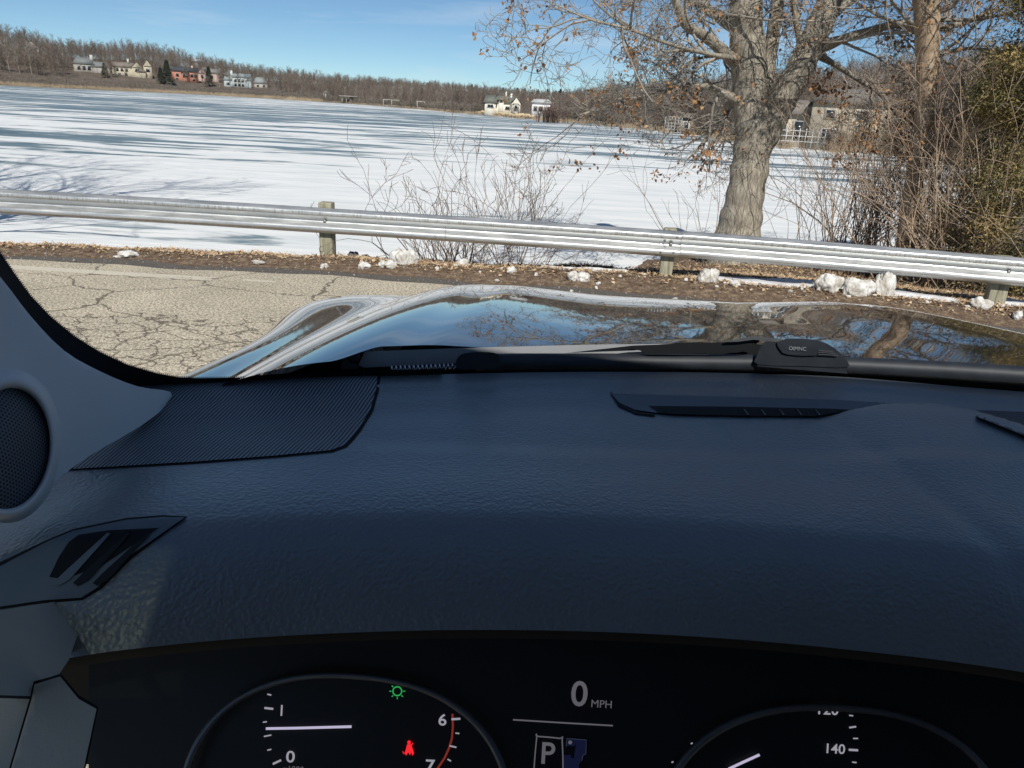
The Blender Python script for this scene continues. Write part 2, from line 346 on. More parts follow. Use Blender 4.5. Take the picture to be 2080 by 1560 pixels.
def far_pt(azd, t):
    d = shore(azd) + t; return np.array([d * math.sin(rad(azd)), d * math.cos(rad(azd)), float(hill_z(np.array(azd), np.array(t)))])
def on_hill(px, py):                       # where a line of sight meets the hillside
    d = ray(px, py); azd = math.degrees(math.atan2(d[0], d[1])); hl_ = math.hypot(d[0], d[1]); S = float(shore(azd))
    for t in np.arange(2, 900, 1.0):
        z = CAM_H + d[2] / hl_ * (S + t)
        if z <= float(hill_z(np.array(azd), np.array(t))): return far_pt(azd, t), azd
    return far_pt(azd, 60), azd

# ------------------------------------------------------------------ trees
def grow(mb, rng, p, d, L, r, lv, mx, prm, tips, twist=0.0):
    n = 6 if lv < 2 else 5
    d = d / np.linalg.norm(d); pts = [p]; step = L / (n - 1); dirs = [d]
    bend = rng.normal(size=3) * prm['curve']
    for i in range(n - 1):
        d = d + rng.normal(size=3) * prm['wob'] + bend / n + np.array([0, 0, prm['up'][min(lv, len(prm['up']) - 1)]]) / n
        d /= np.linalg.norm(d); pts.append(pts[-1] + d * step); dirs.append(d)
    rr = np.linspace(r, max(r * prm['tap'], prm['rmin'] * .7), n)
    mb.tube(pts, rr, 7 if r > .06 else (5 if r > .02 else 3))
    if lv >= mx:
        tips.append((pts[-1], dirs[-1])); tips.append((pts[2], dirs[2])); return
    k = prm['kids'][min(lv, len(prm['kids']) - 1)]; k = max(1, int(rng.poisson(k)))
    for j in range(k):
        t = rng.uniform(.18, 1.0) if j else 1.0
        fi = t * (n - 1); i0 = min(int(fi), n - 2); q = pts[i0] + (pts[i0 + 1] - pts[i0]) * (fi - i0)
        dd = dirs[i0]; o = rng.normal(size=3); o -= dd * o.dot(dd); o /= np.linalg.norm(o) + 1e-9
        ang = rng.uniform(*prm['ang']); nd = dd * math.cos(ang) + o * math.sin(ang)
        cr_ = np.interp(fi, range(n), rr)
        grow(mb, rng, q, nd, L * rng.uniform(*prm['len']) * (1.15 - .45 * t), max(cr_ * rng.uniform(.5, .72), prm['rmin']), lv + 1, mx, prm, tips)

def catmull(P, R, k=5):
    P = np.array(P, float); R = np.array(R, float); n = len(P)
    Q = np.vstack([2 * P[0] - P[1], P, 2 * P[-1] - P[-2]]); out = []; ro = []
    for i in range(n - 1):
        p0, p1, p2, p3 = Q[i:i + 4]
        for s in range(k):
            t = s / k; out.append(.5 * ((2 * p1) + (-p0 + p2) * t + (2 * p0 - 5 * p1 + 4 * p2 - p3) * t * t + (-p0 + 3 * p1 - 3 * p2 + p3) * t ** 3)); ro.append(R[i] * (1 - t) + R[i + 1] * t)
    out.append(P[-1]); ro.append(R[-1]); return np.array(out), np.array(ro)

def leaves(mb, rng, pts, size=.055, n=4, spread=.07):
    for p in pts:
        for _ in range(n):
            c = p + rng.normal(size=3) * spread - np.array([0, 0, spread * .7]); s = size * rng.uniform(.6, 1.35)
            a_ = rng.normal(size=3); a_[2] -= .8; a_ /= np.linalg.norm(a_); b_ = np.cross(a_, rng.normal(size=3)); b_ /= np.linalg.norm(b_) + 1e-9; c_ = np.cross(a_, b_)
            w_ = .42
            mb.add([c, c + a_ * s * .5 + b_ * s * w_ + c_ * s * .15, c + a_ * s * 1.2, c + a_ * s * .5 - b_ * s * w_ + c_ * s * .2], [(0, 1, 2), (0, 2, 3)])

rng = np.random.RandomState(7)
OAKP = dict(curve=1.0, wob=.17, up=[.15, .05, .1, .35, .4], kids=[6, 5, 4.3, 3.5, 2], ang=(.5, 1.15), len=(.45, .72), tap=.45, rmin=.0045)
OY = 14.4
oz = float(ground_z(4.15, OY))
def OP(x, y, dy=0.0): return ony(x, y, OY + dy)
oak = empty("oak_tree", OP(1497, 500)); tag(oak, "large forked oak with grey furrowed bark and hanging brown leaves behind the guardrail", "tree")
tr = MB(); tw = MB(); tips = []
def limb(P, R, k=5, sides=12, mb=None):
    q, r_ = catmull(P, R, k); n_ = len(q)
    rr = r_ * (1 + .05 * np.sin(np.arange(n_) * 1.7 + P[0][0] * 3))
    (mb or tr).tube(q, rr, sides); return q, rr
base = OP(1490, 520); base[2] = oz - .3
main, mr = limb([base, OP(1500, 470), OP(1513, 400), OP(1526, 320), OP(1530, 250), OP(1524, 190), OP(1521, 120), OP(1514, 30), OP(1510, -80), OP(1500, -260)], [.52, .41, .335, .33, .32, .30, .30, .28, .26, .2], 6, 22)
r2, rr2 = limb([OP(1530, 330), OP(1560, 262), OP(1588, 205, -.1), OP(1622, 145, -.2), OP(1648, 90, -.2), OP(1686, 0, -.1), OP(1720, -100), OP(1750, -240)], [.22, .255, .255, .235, .22, .205, .18, .13], 6, 18)
l3, _ = limb([OP(1545, 190, .1), OP(1560, 130, .1), OP(1570, 70, .1), OP(1580, 0, .1), OP(1590, -120, .3)], [.2, .13, .115, .11, .08], 5, 10)
L1, _ = limb([OP(1505, 138), OP(1470, 105, -.2), OP(1430, 72, -.5), OP(1392, 50, -.8), OP(1375, 10, -1.0), OP(1345, -60, -1.3)], [.13, .105, .09, .075, .065, .05], 5, 8)
L2, _ = limb([OP(1505, 205), OP(1470, 190, -.1), OP(1430, 175, .1), OP(1380, 180, .3), OP(1320, 192, .2), OP(1240, 215, .2), OP(1170, 235, .1)], [.10, .065, .05, .042, .03, .02, .01], 5, 8)
L3, _ = limb([OP(1500, 205, .1), OP(1472, 222, .3), OP(1448, 262, .5), OP(1420, 300, .5), OP(1390, 330, .4)], [.1, .075, .055, .03, .01], 5, 7)
R1, _ = limb([OP(1660, 100, -.2), OP(1710, 80, -.5), OP(1770, 62, -.8), OP(1830, 48, -1.0), OP(1900, 58, -1.2), OP(1960, 45, -1.4), OP(2030, 15, -1.6)], [.12, .075, .065, .06, .05, .045, .03], 5, 8)
R2, _ = limb([OP(1640, 100, .1), OP(1690, 128, .3), OP(1740, 160, .6), OP(1790, 195, .8), OP(1830, 250, 1.0)], [.09, .05, .04, .028, .01], 5, 6)
R3, _ = limb([OP(1670, 45), OP(1710, 15, .1), OP(1760, -25, .3), OP(1840, -90, .5)], [.12, .08, .07, .05], 5, 8)
R4, _ = limb([OP(1637, 120), OP(1622, 70, -.1), OP(1612, 0, -.2), OP(1600, -80, -.3)], [.1, .06, .055, .04], 5, 7)
L4, _ = limb([OP(1500, 60), OP(1440, 20, .4), OP(1380, -20, .8), OP(1310, -60, 1.0), OP(1250, -90, 1.2)], [.12, .09, .07, .05, .03], 5, 7)
L5, _ = limb([OP(1500, 120, -.2), OP(1440, 110, -.9), OP(1360, 90, -1.5), OP(1280, 60, -2.0), OP(1200, 40, -2.3), OP(1130, 10, -2.5)], [.06, .034, .028, .022, .015, .008], 5, 7)
for br, n_, L_, bias in ((L1, 8, 1.5, (-.3, 0, -.1)), (L2, 13, 1.35, (-.4, 0, -.15)), (L3, 7, 1.0, (-.2, 0, -.45)), (R1, 9, 1.1, (.2, 0, -.05)), (R2, 7, .9, (.4, 0, -.1)), (R3, 6, 1.5, (.3, 0, .2)), (R4, 4, 1.0, (0, 0, .2)),
                      (L4, 14, 2.1, (-.45, 0, -.35)), (L5, 13, 1.5, (-.4, 0, -.1)), (l3, 3, 1.0, (.2, 0, .1))):
    for i in range(n_):
        t = rng.uniform(.12, 1.0); k = int(t * (len(br) - 1)); dd = br[min(k + 1, len(br) - 1)] - br[max(k - 1, 0)]; dd /= np.linalg.norm(dd)
        o = rng.normal(size=3) * .9 + np.array(bias); nd = dd * .7 + o
        grow(tw, rng, br[k], nd, L_ * rng.uniform(.6, 1.15), .014 + .018 * (1 - t), 1, 4, OAKP, tips)
for i in range(7):                       # epicormic twigs on the stems
    q = main[rng.randint(10, len(main) - 8)] if rng.rand() < .5 else r2[rng.randint(8, len(r2) - 8)]
    o = rng.normal(size=3); o[1] = -abs(o[1]) - .5; q = q + np.array([0, -.28, 0]); grow(tw, rng, q, o, .7, .007, 2, 4, OAKP, tips)
tr.build("trunk", M_BARK, oak, smooth=True)
tw.build("twigs", M_TWIG, oak)
lf = MB(); tp = [t[0] for t in tips]; idx = rng.permutation(len(tp))[:int(len(tp) * .035)]
leaves(lf, rng, [tp[i] for i in idx], .055, 4, .05)
for (x, y, dy, n_) in ((1660, 172, -.6, 15), (1692, 180, -.6, 18), (1712, 165, -.6, 5), (1760, 285, -1, 12), (1845, 265, -1.2, 30), (1850, 235, -1.2, 22), (1832, 290, -1.2, 14), (1720, 312, -.8, 12), (1745, 265, -.8, 14), (1828, 60, -1.0, 16), (1276, 210, 0, 16), (1400, 195, .2, 12), (1345, 355, .3, 5), (1450, 312, -.2, 9), (1432, 310, .2, 9), (1395, 260, .2, 10), (1255, 290, 0, 5), (1195, 322, 0, 4), (1100, 36, -2, 4), (1280, 90, -1.5, 7), (1875, 300, -1.2, 14)):
    leaves(lf, rng, [OP(x, y, dy) + rng.normal(size=3) * .13 for _ in range(n_)], .065, 4, .05)
lf.build("foliage", M_LEAF, oak)

# the leaf-hung tree on the right
t2 = empty("vine_clad_tree", ony(1843, 505, 12.6)); tag(t2, "slim tree trunk wrapped in twiggy vine and dry leaves, right of the forked oak", "tree")
b2 = MB(); w2 = MB(); P_ = lambda x, y, dy=0: ony(x, y, 12.6 + dy); tips2 = []
bs = P_(1838, 525); bs[2] = float(ground_z(bs[0], 12.6)) - .3
q2, rq2 = catmull([bs, P_(1843, 480), P_(1853, 400), P_(1868, 300), P_(1883, 200), P_(1884, 100), P_(1882, 0), P_(1880, -160), P_(1870, -330)], [.18, .155, .14, .14, .145, .165, .19, .17, .12], 6)
b2.tube(q2, rq2 * (1 + .05 * np.sin(np.arange(len(q2)) * 2.1)), 14); b2.build("trunk", mat_simple("tan_bark", (.27, .19, .12), (.52, .40, .28), 7, .95, 0, .7, .02), t2, smooth=True)
VP = dict(curve=1.2, wob=.25, up=[.1, .1, .2, .3], kids=[5, 4, 3, 2], ang=(.4, 1.2), len=(.5, .8), tap=.5, rmin=.004)
for i in range(90):
    k = rng.randint(14, len(q2) - 2); o = rng.normal(size=3); o[2] = abs(o[2]) * .5; q = q2[k] + o / np.linalg.norm(o) * rq2[k]
    grow(w2, rng, q, o + np.array([0, -.2, .4]), rng.uniform(.3, .9), .008, 2, 4, VP, tips2)
for (a0, b0, a1, b1, L_) in ((1885, 60, -1, .2, 1.8), (1885, 40, 1, .1, 1.7), (1880, -60, 1, .5, 2.3), (1880, -40, -1, .6, 2.2), (1884, 120, 1, .3, 1.2)):
    for _ in range(3): grow(w2, rng, P_(a0, b0), np.array([a1, rng.normal() * .6, b1]), L_, .03, 1, 4, OAKP, tips2)
w2.build("twigs", M_TWIG, t2)
l2 = MB(); tp = [t[0] for t in tips2]; leaves(l2, rng, [tp[i] for i in rng.permutation(len(tp))[:int(len(tp) * .13)]], .055, 3, .05); l2.build("foliage", M_LEAF, t2)

# shrubs
SHR = dict(curve=.45, wob=.09, up=[.25, .25, .3, .3], kids=[5, 3.5, 2.5], ang=(.25, .7), len=(.45, .75), tap=.4, rmin=.0035)
def shrub(name, px, py, Y, n, L, spread, label, mat=M_BRUSH, mx=3, r=.012, lean=(0, 0), seed=1, jit=.18, prm=SHR, zb=None):
    rg = np.random.RandomState(seed); p = ony(px, py, Y); p[2] = float(ground_z(p[0], Y)) - .05 if zb is None else zb
    e = empty(name, p); tag(e, label, "shrub"); mb = MB(); tips = []
    for i in range(n):
        th = rg.uniform(0, 6.28); s = rg.uniform(.1, 1) * spread; d = np.array([math.cos(th) * s + lean[0], math.sin(th) * s * .7 + lean[1], 1.0])
        grow(mb, rg, p + np.array([rg.normal() * jit, rg.normal() * jit * .6, 0]), d, L * rg.uniform(.55, 1.1), r * rg.uniform(.6, 1.2), 1, mx, prm, tips)
    mb.build("stems", mat, e); return e, tips
shrub("bare_shrub", 960, 515, 10.6, 34, 1.75, 1.0, "wide fan of bare brown stems behind the middle of the guardrail", seed=3, r=.014, jit=.25, lean=(-.30, 0), mx=4, prm=dict(SHR, curve=.7, kids=[4, 3.4, 2.6, 2], len=(.42, .7)))
shrub("bare_shrub", 1050, 515, 10.7, 14, 2.0, .4, "sparse upright stems right beside the wide fan-shaped shrub", seed=4, r=.009, jit=.25)
shrub("bare_shrub", 1425, 480, 13.2, 9, 1.7, .35, "thin grey upright shrub just left of the oak trunk", seed=5, r=.009, jit=.3)
shrub("bare_shrub", 1740, 500, 13.4, 40, 2.1, .7, "dense clump of brown stems between the oak and the vine-clad tree", seed=6, r=.014, jit=.3, mat=M_BRUSHT)
shrub("bare_shrub", 1640, 495, 14.6, 12, 1.9, .8, "loose arching stems against the ice just right of the oak trunk", seed=16, r=.009, jit=.5)
ARC = dict(curve=1.0, wob=.1, up=[-.15, -.1, .1, .3], kids=[6, 4.2, 3], ang=(.25, .8), len=(.45, .8), tap=.35, rmin=.0035)
shrub("bare_shrub", 1800, 495, 15.2, 34, 3.0, .6, "tall reddish-tan thicket hiding the lake house, behind the dense brown clump", seed=26, r=.013, jit=.6, mat=M_BRUSHT)
shrub("bare_shrub", 1880, 505, 12.9, 26, 2.8, .6, "upright tan stems crowding the foot of the vine-clad tree on its right", seed=27, r=.013, jit=.4, mat=M_BRUSHT)
shrub("bare_shrub", 1915, 520, 11.6, 40, 3.0, .8, "tall tangle of arching tan stems right of the vine-clad tree", seed=8, r=.014, mat=M_BRUSHT, lean=(.15, 0), jit=.5, prm=ARC)
shrub("bare_shrub", 2040, 520, 10.6, 13, 1.9, .8, "tangled tan brush in front of the evergreen at the right edge", seed=9, r=.013, mat=M_BRUSHT, lean=(-.35, 0), jit=.6, prm=ARC)
shrub("bare_shrub", 1980, 480, 14.8, 64, 3.6, .65, "high thicket of fine brown twigs between evergreen and vine-clad tree", seed=10, r=.015, mat=M_BRUSHT, jit=.9, prm=ARC)

# evergreen cedar on the right
def cedar(px, Y, h, rad_, label, seed, n=5200, cs=.11):
    rg = np.random.RandomState(seed); p = ony(px, 480, Y); p[2] = float(ground_z(p[0], Y)) - .1
    e = empty("cedar_tree", p); tag(e, label, "tree"); t = MB(); t.tube([p, p + [0, 0, h * .5], p + [.1, 0, h]], [.13, .08, .02], 8)
    c = MB(); V = []; 
    cl = []
    for i in range(95):
        z = rg.uniform(.04, .98); R = rad_ * (1 - z) ** .55 * rg.uniform(.35, 1.05); th = rg.uniform(0, 6.28)
        ctr = p + np.array([R * math.cos(th), R * math.sin(th), z * h]); cl.append((ctr, rg.uniform(.16, .42)))
        t.tube([p + [0, 0, z * h - .25 * R], ctr], [.022, .006], 4)
    t.build("trunk", M_BARK, e, smooth=True)
    per = n // len(cl); P3 = []
    for ctr, s in cl:
        q = rg.normal(size=(per, 3)) * np.array([s, s, s * .6]) * .62 + ctr; P3.append(q)
    P3 = np.concatenate(P3); N = len(P3); a_ = rg.normal(size=(N, 3)); a_[:, 2] = abs(a_[:, 2]) * .7; a_ /= np.linalg.norm(a_, axis=1)[:, None]
    b_ = np.cross(a_, rg.normal(size=(N, 3))); b_ /= np.linalg.norm(b_, axis=1)[:, None]; s = cs * rg.uniform(.5, 1.3, (N, 1))
    V = np.stack([P3, P3 + a_ * s * .6 + b_ * s * .22, P3 + a_ * s * 1.1, P3 + a_ * s * .6 - b_ * s * .22], 1).reshape(-1, 3)
    c.add(V, np.arange(N * 4).reshape(N, 4)); c.build("foliage", M_CEDAR, e); return e
cedar(2065, 10.9, 5.2, 1.25, "olive-brown evergreen with drooping sprays at the right edge of the view", 11, 85000, .042)
cedar(2240, 12.6, 6.6, 1.9, "taller evergreen standing outside the olive-brown one beyond the right edge", 12, 14000)
cedar(1965, 15.8, 4.2, 1.1, "lower dark evergreen behind the brush next to the vine-clad tree", 13, 14000, .085)

# trees just outside the frame whose shadows fall on the snow
for k, (x, y, h, sd) in enumerate(((-13.4, 12.2, 15, 21), (-11.0, 11.2, 14, 22))):
    rg = np.random.RandomState(sd); z = float(ground_z(x, y)) if x > -15 else LAKE_Z; p = np.array([x, y, LAKE_Z])
    e = empty("bankside_tree", p); tag(e, ["bare tree on the bank beyond the left edge, nearer the guardrail end", "slim bare tree on the bank beside the left edge of the view"][k], "tree")
    t = MB(); tips = []
    for s in range(4):
        a_ = rg.uniform(0, 6.28); grow(t, rg, p, np.array([.16 * math.cos(a_) - .05, .16 * math.sin(a_), 1.0]), h * rg.uniform(.6, .8), .11, 0, 3, dict(OAKP, curve=.3, wob=.06, rmin=.012, ang=(.3, .7)), tips)
    t.build("trunk", M_BARK, e)

# ------------------------------------------------------------------ far woods
def far_tree_tpl(seed, h=12, spread=.5, nb=22, ns=5, fine=True):
    rg = np.random.RandomState(seed); tri = []
    def rib(p, q, w0, w1):
        d = q - p; s = np.array([-d[1] * 0 + 1, 0, 0]); s = np.cross(d, rg.normal(size=3)); s /= np.linalg.norm(s) + 1e-9
        tri.append([p - s * w0, p + s * w0, q + s * w1]); tri.append([p - s * w0, q + s * w1, q - s * w1])
    tp_ = np.array([rg.normal() * .3, rg.normal() * .3, h]); P0 = np.zeros(3)
    for k in range(2):
        s = np.array([1, 0, 0]) if k else np.array([0, 1., 0]); w_ = .14
        tri.append([P0 - s * w_, P0 + s * w_, tp_])
    for i in range(nb):
        z = rg.uniform(.22, .92); b = tp_ * z; th = rg.uniform(0, 6.28); L = h * spread * rg.uniform(.45, .9) * (1.1 - z * .75)
        d = np.array([math.cos(th), math.sin(th), rg.uniform(.8, 2.2)]); d /= np.linalg.norm(d); e = b + d * L
        rib(b, e, .055, .02)
        for j in range(ns):
            t = rg.uniform(.2, 1); q = b + d * L * t; d2 = d + rg.normal(size=3) * .65; d2[2] += .25; d2 /= np.linalg.norm(d2); L2 = L * rg.uniform(.3, .6)
            rib(q, q + d2 * L2, .032, .012)
            if fine:
                for _ in range(2):
                    t2_ = rg.uniform(.3, 1); q3 = q + d2 * L2 * t2_; d3 = d2 + rg.normal(size=3) * .6; d3 /= np.linalg.norm(d3); s3 = np.cross(d3, rg.normal(size=3)); s3 /= np.linalg.norm(s3) + 1e-9; tri.append([q3 - s3 * .028, q3 + s3 * .028, q3 + d3 * L2 * .6])
    return np.array(tri)
TPL = [far_tree_tpl(s, 12, .36 + .10 * (s % 3), 30, 4) for s in range(8)]
BTP = [far_tree_tpl(100 + s, 3.4, .8, 14, 4, False) for s in range(5)]
def scatter(mb, tpls, pos, scl, rg):
    for i, p in enumerate(pos):
        T = tpls[rg.randint(len(tpls))]; a_ = rg.uniform(0, 6.28); c_, s_ = math.cos(a_), math.sin(a_); k = scl[i]; kw = k * rg.uniform(.8, 1.2)
        R = np.array([[c_ * kw, s_ * kw, 0], [-s_ * kw, c_ * kw, 0], [0, 0, k]]); V = (T.reshape(-1, 3) @ R) + p
        mb.add(V, np.arange(len(V)).reshape(-1, 3))
rg = np.random.RandomState(5)
# fields the houses stand in, kept free of the mass of trees
HOUSES_AZ = [(-30.6, 4), (-26.5, 3), (-24.9, 3), (-22.4, 2.2), (-20.3, 1.2), (-18.9, 2), (-17, 1)]
wd = MB(); pos = []; scl = []
HPX = [(60, 120), (110, 132), (182, 146), (262, 156), (282, 156), (365, 165), (388, 165), (413, 166), (472, 177), (492, 177), (530, 178)]
HCL = []
for q in HPX:
    p, a_ = on_hill(*q); HCL.append((a_, math.hypot(p[0], p[1]) - float(shore(a_))))
while len(pos) < 6200:
    a_ = rg.uniform(-37, 34); R = float(np.interp(a_, AZ, RG)); u = rg.rand() ** 1.25
    t = 8 + u * R * 1.05
    if a_ < -14 and t < 62 and rg.rand() < .93: continue
    if -2.8 < a_ < 3.4 and t < 26: continue
    if any(abs(a_ - h0) < .9 and t < h1 + 14 for h0, h1 in HCL[2:]) and rg.rand() < .93: continue
    if 17.5 < a_ < 25 and t < 26 and rg.rand() < .8: continue
    if a_ > 8 and rg.rand() < .45: continue
    p = far_pt(a_, t); p[2] -= .3; pos.append(p)
    th_ = np.interp(a_, AZ, TH) / 12 * 1.05; scl.append(th_ * rg.uniform(.6, 1.28) if rg.rand() < .93 else th_ * 1.4)
scatter(wd, TPL, pos, scl, rg)
tag(wd.build("woods", M_FAR1), "grey-brown leafless wood covering the hills behind the lake", "woods", kind="stuff")
bw = MB(); pos = []; scl = []
for i in range(5200):
    a_ = rg.uniform(-37, 12) if rg.rand() < .8 else rg.uniform(12, 34)
    if -3.0 < a_ < 2.2 and rg.rand() < .985: continue
    lim = 52 if a_ < -15 else 14
    t = 3 + rg.rand() * lim; p = far_pt(a_, t); pos.append(p - [0, 0, .2]); scl.append((.4 + .5 * rg.rand()) * (1 if a_ < -12 else (.9 if a_ < 8 else .6)) * (.75 if t > 26 else 1))
scatter(bw, BTP, pos, scl, rg)
tag(bw.build("shoreline_brush", M_FARB), "grey leafless brush along the far shoreline", "brush", kind="stuff")
rb = MB(); N = 17000; a_ = np.where(rg.rand(N) < .7, rg.uniform(-37, -14, N), rg.uniform(-14, 33, N)); t = rg.uniform(-1.5, 9, N) * np.where(a_ < -14, 1, .4); d_ = shore(a_) + t
z_ = np.maximum(hill_z(a_, t), LAKE_Z); x_ = d_ * np.sin(np.radians(a_)); y_ = d_ * np.cos(np.radians(a_)); hgt = rg.uniform(.6, 1.7, N) * np.where(a_ < -14, 1.1, .45); wd_ = rg.uniform(.03, .09, N)
dx = rg.normal(size=N) * .15
V = np.stack([np.stack([x_ - wd_, y_, z_], -1), np.stack([x_ + wd_, y_, z_], -1), np.stack([x_ + dx, y_, z_ + hgt], -1)], 1).reshape(-1, 3); rb.add(V, np.arange(N * 3).reshape(-1, 3))
tag(rb.build("reeds", M_REED), "tan dry reeds fringing the ice along the far shore", "reeds", kind="stuff")

# single trees on the far shore
def one_tree(tpl, nm, mat_):
    mb = MB(); mb.add(tpl.reshape(-1, 3), np.arange(tpl.size // 3).reshape(-1, 3)); o = mb.build(nm, mat_); return o
pale = one_tree(far_tree_tpl(55, 12, .5, 26, 6), "bare_tree", M_FAR2); dark_ = one_tree(far_tree_tpl(56, 12, .55, 26, 6), "bare_tree", M_FAR1)
first = {id(pale): True, id(dark_): True}
def place_tree(src, a_, t, s, label, group):
    o = src if first.get(id(src)) else src.copy()
    if not first.get(id(src)): C.objects.link(o)
    first[id(src)] = False
    p = far_pt(a_, t); o.location = p - np.array([0, 0, .3]); o.scale = (s, s, s); o.rotation_euler = (0, 0, rg.uniform(0, 6.28)); tag(o, label, "tree", group)
for a_, s in ((-33.6, 1.45), (-33.0, 1.6), (-32.3, 1.5), (-31.8, 1.3), (-31.2, 1.4)):
    place_tree(pale, a_, 50 + rg.uniform(0, 25), s, "big pale leafless tree, far left of the shore, " + {-33.6: "outermost by the frame edge", -33.0: "second from the frame edge", -32.3: "middle of the five", -31.8: "fourth from the frame edge", -31.2: "innermost of the five"}[a_], "big pale trees at the far left")
for a_ in (-24.3, -23.9, -23.5, -22.6, -20.6, -19.9):
    place_tree(pale, a_, 75 + rg.uniform(0, 20), 1.0, "slim pale leafless tree " + {-24.3: "above the cream gables, left one", -23.9: "above the cream gables, middle one", -23.5: "between cream gables and brick-red house", -22.6: "rising behind the brick-red house", -20.6: "between pink gable and blue-grey house", -19.9: "just left of the blue-grey house chimney"}[a_], "pale trees among the hillside houses")
for i in range(34):
    place_tree(dark_ if i % 3 else pale, rg.uniform(-14, -2.5), 6 + rg.uniform(0, 14), rg.uniform(.42, .72), "bare tree at the front of the wood on the middle of the far shore", "bare trees lining the middle far shore")
for i in range(16):
    place_tree(dark_ if i % 2 else pale, rg.uniform(3.2, 16), 5 + rg.uniform(0, 14), rg.uniform(.45, .75), "bare tree on the right-hand shore beyond the oak branches", "bare trees on the right-hand shore")

def conifer_obj(h, label, p, seed=1, grp=None):
    rg2 = np.random.RandomState(seed); e = empty("conifer", p); tag(e, label, "tree", grp); t = MB(); t.tube([p, p + [0, 0, h]], [.2, .03], 6); t.build("trunk", M_BARK, e); c = MB(); n = 1100
    z = rg2.rand(n) ** .8; R = (1 - z) * h * .3 * rg2.uniform(.3, 1.1, n); th = rg2.uniform(0, 6.28, n)
    ctr = np.stack([R * np.cos(th), R * np.sin(th), .08 * h + z * h * .92], -1) + p; d = np.stack([np.cos(th), np.sin(th), -.35 + 0 * th], -1); s_ = np.stack([-np.sin(th), np.cos(th), 0 * th], -1); L = h * .075
    V = np.stack([ctr - s_ * L * .5, ctr + s_ * L * .5, ctr + d * L * 1.3], 1).reshape(-1, 3); c.add(V, np.arange(3 * n).reshape(-1, 3)); c.build("foliage", M_CONIF, e)
for (px, py, h, lb) in ((342, 172, 15, "dark conifer just left of the brick-red house"), (328, 170, 10, "small dark conifer on the outer side of the tall one by the brick-red house"), (426, 176, 13, "dark conifer in front of the pink gable house"), (214, 158, 9, "dark conifer beside the long grey-roofed house")):
    p, a_ = on_hill(px, py); conifer_obj(h, lb, p, int(px))
for i in range(26):
    a_ = -8 + 11 * rg.rand() if i % 2 else -1 + 3.5 * rg.rand(); p = far_pt(a_, float(np.interp(a_, AZ, RG)) * rg.uniform(.8, 1.02)); conifer_obj(rg.uniform(6.5, 9), "dark evergreen on the far ridge above the wood", p, i, "dark evergreens on the far ridge")

# ------------------------------------------------------------------ houses
def colmat(nm, c, r=.8): return mat_simple(nm, tuple(q * .9 for q in c), tuple(min(1, q * 1.08) for q in c), 1.5, r)
M_WIN = Mat("window_glass", (.03, .04, .05), .15).m
def M_(c, nm="siding", _c={}):
    k = (c, nm)
    if k not in _c: _c[k] = colmat(nm, c)
    return _c[k]
def house(px, py, label, wings, wall, roof, trim=(.55, .53, .48), wins=(), chim=(), scale=None, sink=3, rot=0.0, nm="house", p=None):
    """wings: (x0, x1, y0, y1, h, ridge_h, axis, kind) in metres, local -Y faces the lake"""
    if p is None: p, azd = on_hill(px, py)
    else: azd = math.degrees(math.atan2(p[0], p[1]))
    e = empty(nm, p, -rad(azd) + rot); tag(e, label, "house"); Mw, Mr = M_(wall, "siding"), M_(roof, "shingles")
    mw = e.matrix_basis
    def child(mb, n_, mat, par):
        o = mb.build(n_, mat); o.parent = par; return o
    for (x0, x1, y0, y1, h, rh, ax, kd) in wings:
        b = MB(); b.box(((x0 + x1) / 2, (y0 + y1) / 2, (h - sink) / 2), (x1 - x0, y1 - y0, h + sink))
        ov = .5; r_ = MB(); X0, X1, Y0, Y1 = x0 - ov, x1 + ov, y0 - ov, y1 + ov; cx, cy = (x0 + x1) / 2, (y0 + y1) / 2
        if ax == 'x':
            ins = (x1 - x0) * .22 if kd == 'hip' else 0
            r_.add([[X0, Y0, h], [X1, Y0, h], [X1, Y1, h], [X0, Y1, h], [X0 + ins, cy, h + rh], [X1 - ins, cy, h + rh]], [(0, 1, 5, 4), (2, 3, 4, 5), (1, 2, 5), (3, 0, 4), (0, 3, 2, 1)])
            if kd != 'hip': b.add([[x0, y0, h], [x0, y1, h], [x0 - .0, cy, h + rh * .93], [x1, y0, h], [x1, y1, h], [x1, cy, h + rh * .93]], [(0, 2, 1), (3, 4, 5)])
        else:
            ins = (y1 - y0) * .25 if kd == 'hip' else 0
            r_.add([[X0, Y0, h], [X1, Y0, h], [X1, Y1, h], [X0, Y1, h], [cx, Y0 + ins, h + rh], [cx, Y1 - ins, h + rh]], [(1, 2, 5, 4), (3, 0, 4, 5), (0, 1, 4), (2, 3, 5)] if kd == 'hip' else [(1, 2, 5, 4), (3, 0, 4, 5)])
            if kd != 'hip': b.add([[x0, Y0 - .02, h - .05], [x1, Y0 - .02, h - .05], [cx, Y0 - .02, h + rh * .9]], [(0, 1, 2)])
        child(b, "wall", Mw, e); child(r_, "roof", Mr, e)
    for (x, z, w_, h_, y) in wins:
        f_ = MB(); f_.box((x, y - .06, z), (w_ + .3, .12, h_ + .3)); fo = child(f_, "window", M_(trim, "trim"), e); g_ = MB()
        k = max(1, int(w_ / 1.2))
        for i in range(k): g_.box((x - w_ / 2 + (i + .5) * w_ / k, y - .13, z), (w_ / k - .12, .06, h_))
        child(g_, "pane", M_WIN, fo)
    for (x, y, z, w_, h_) in chim:
        c_ = MB(); c_.box((x, y, z + h_ / 2), (w_, w_, h_)); child(c_, "chimney", M_(trim, "masonry"), e)
    return e
W_ = lambda xs, z, w_, h_, y: [(x, z, w_, h_, y) for x in xs]
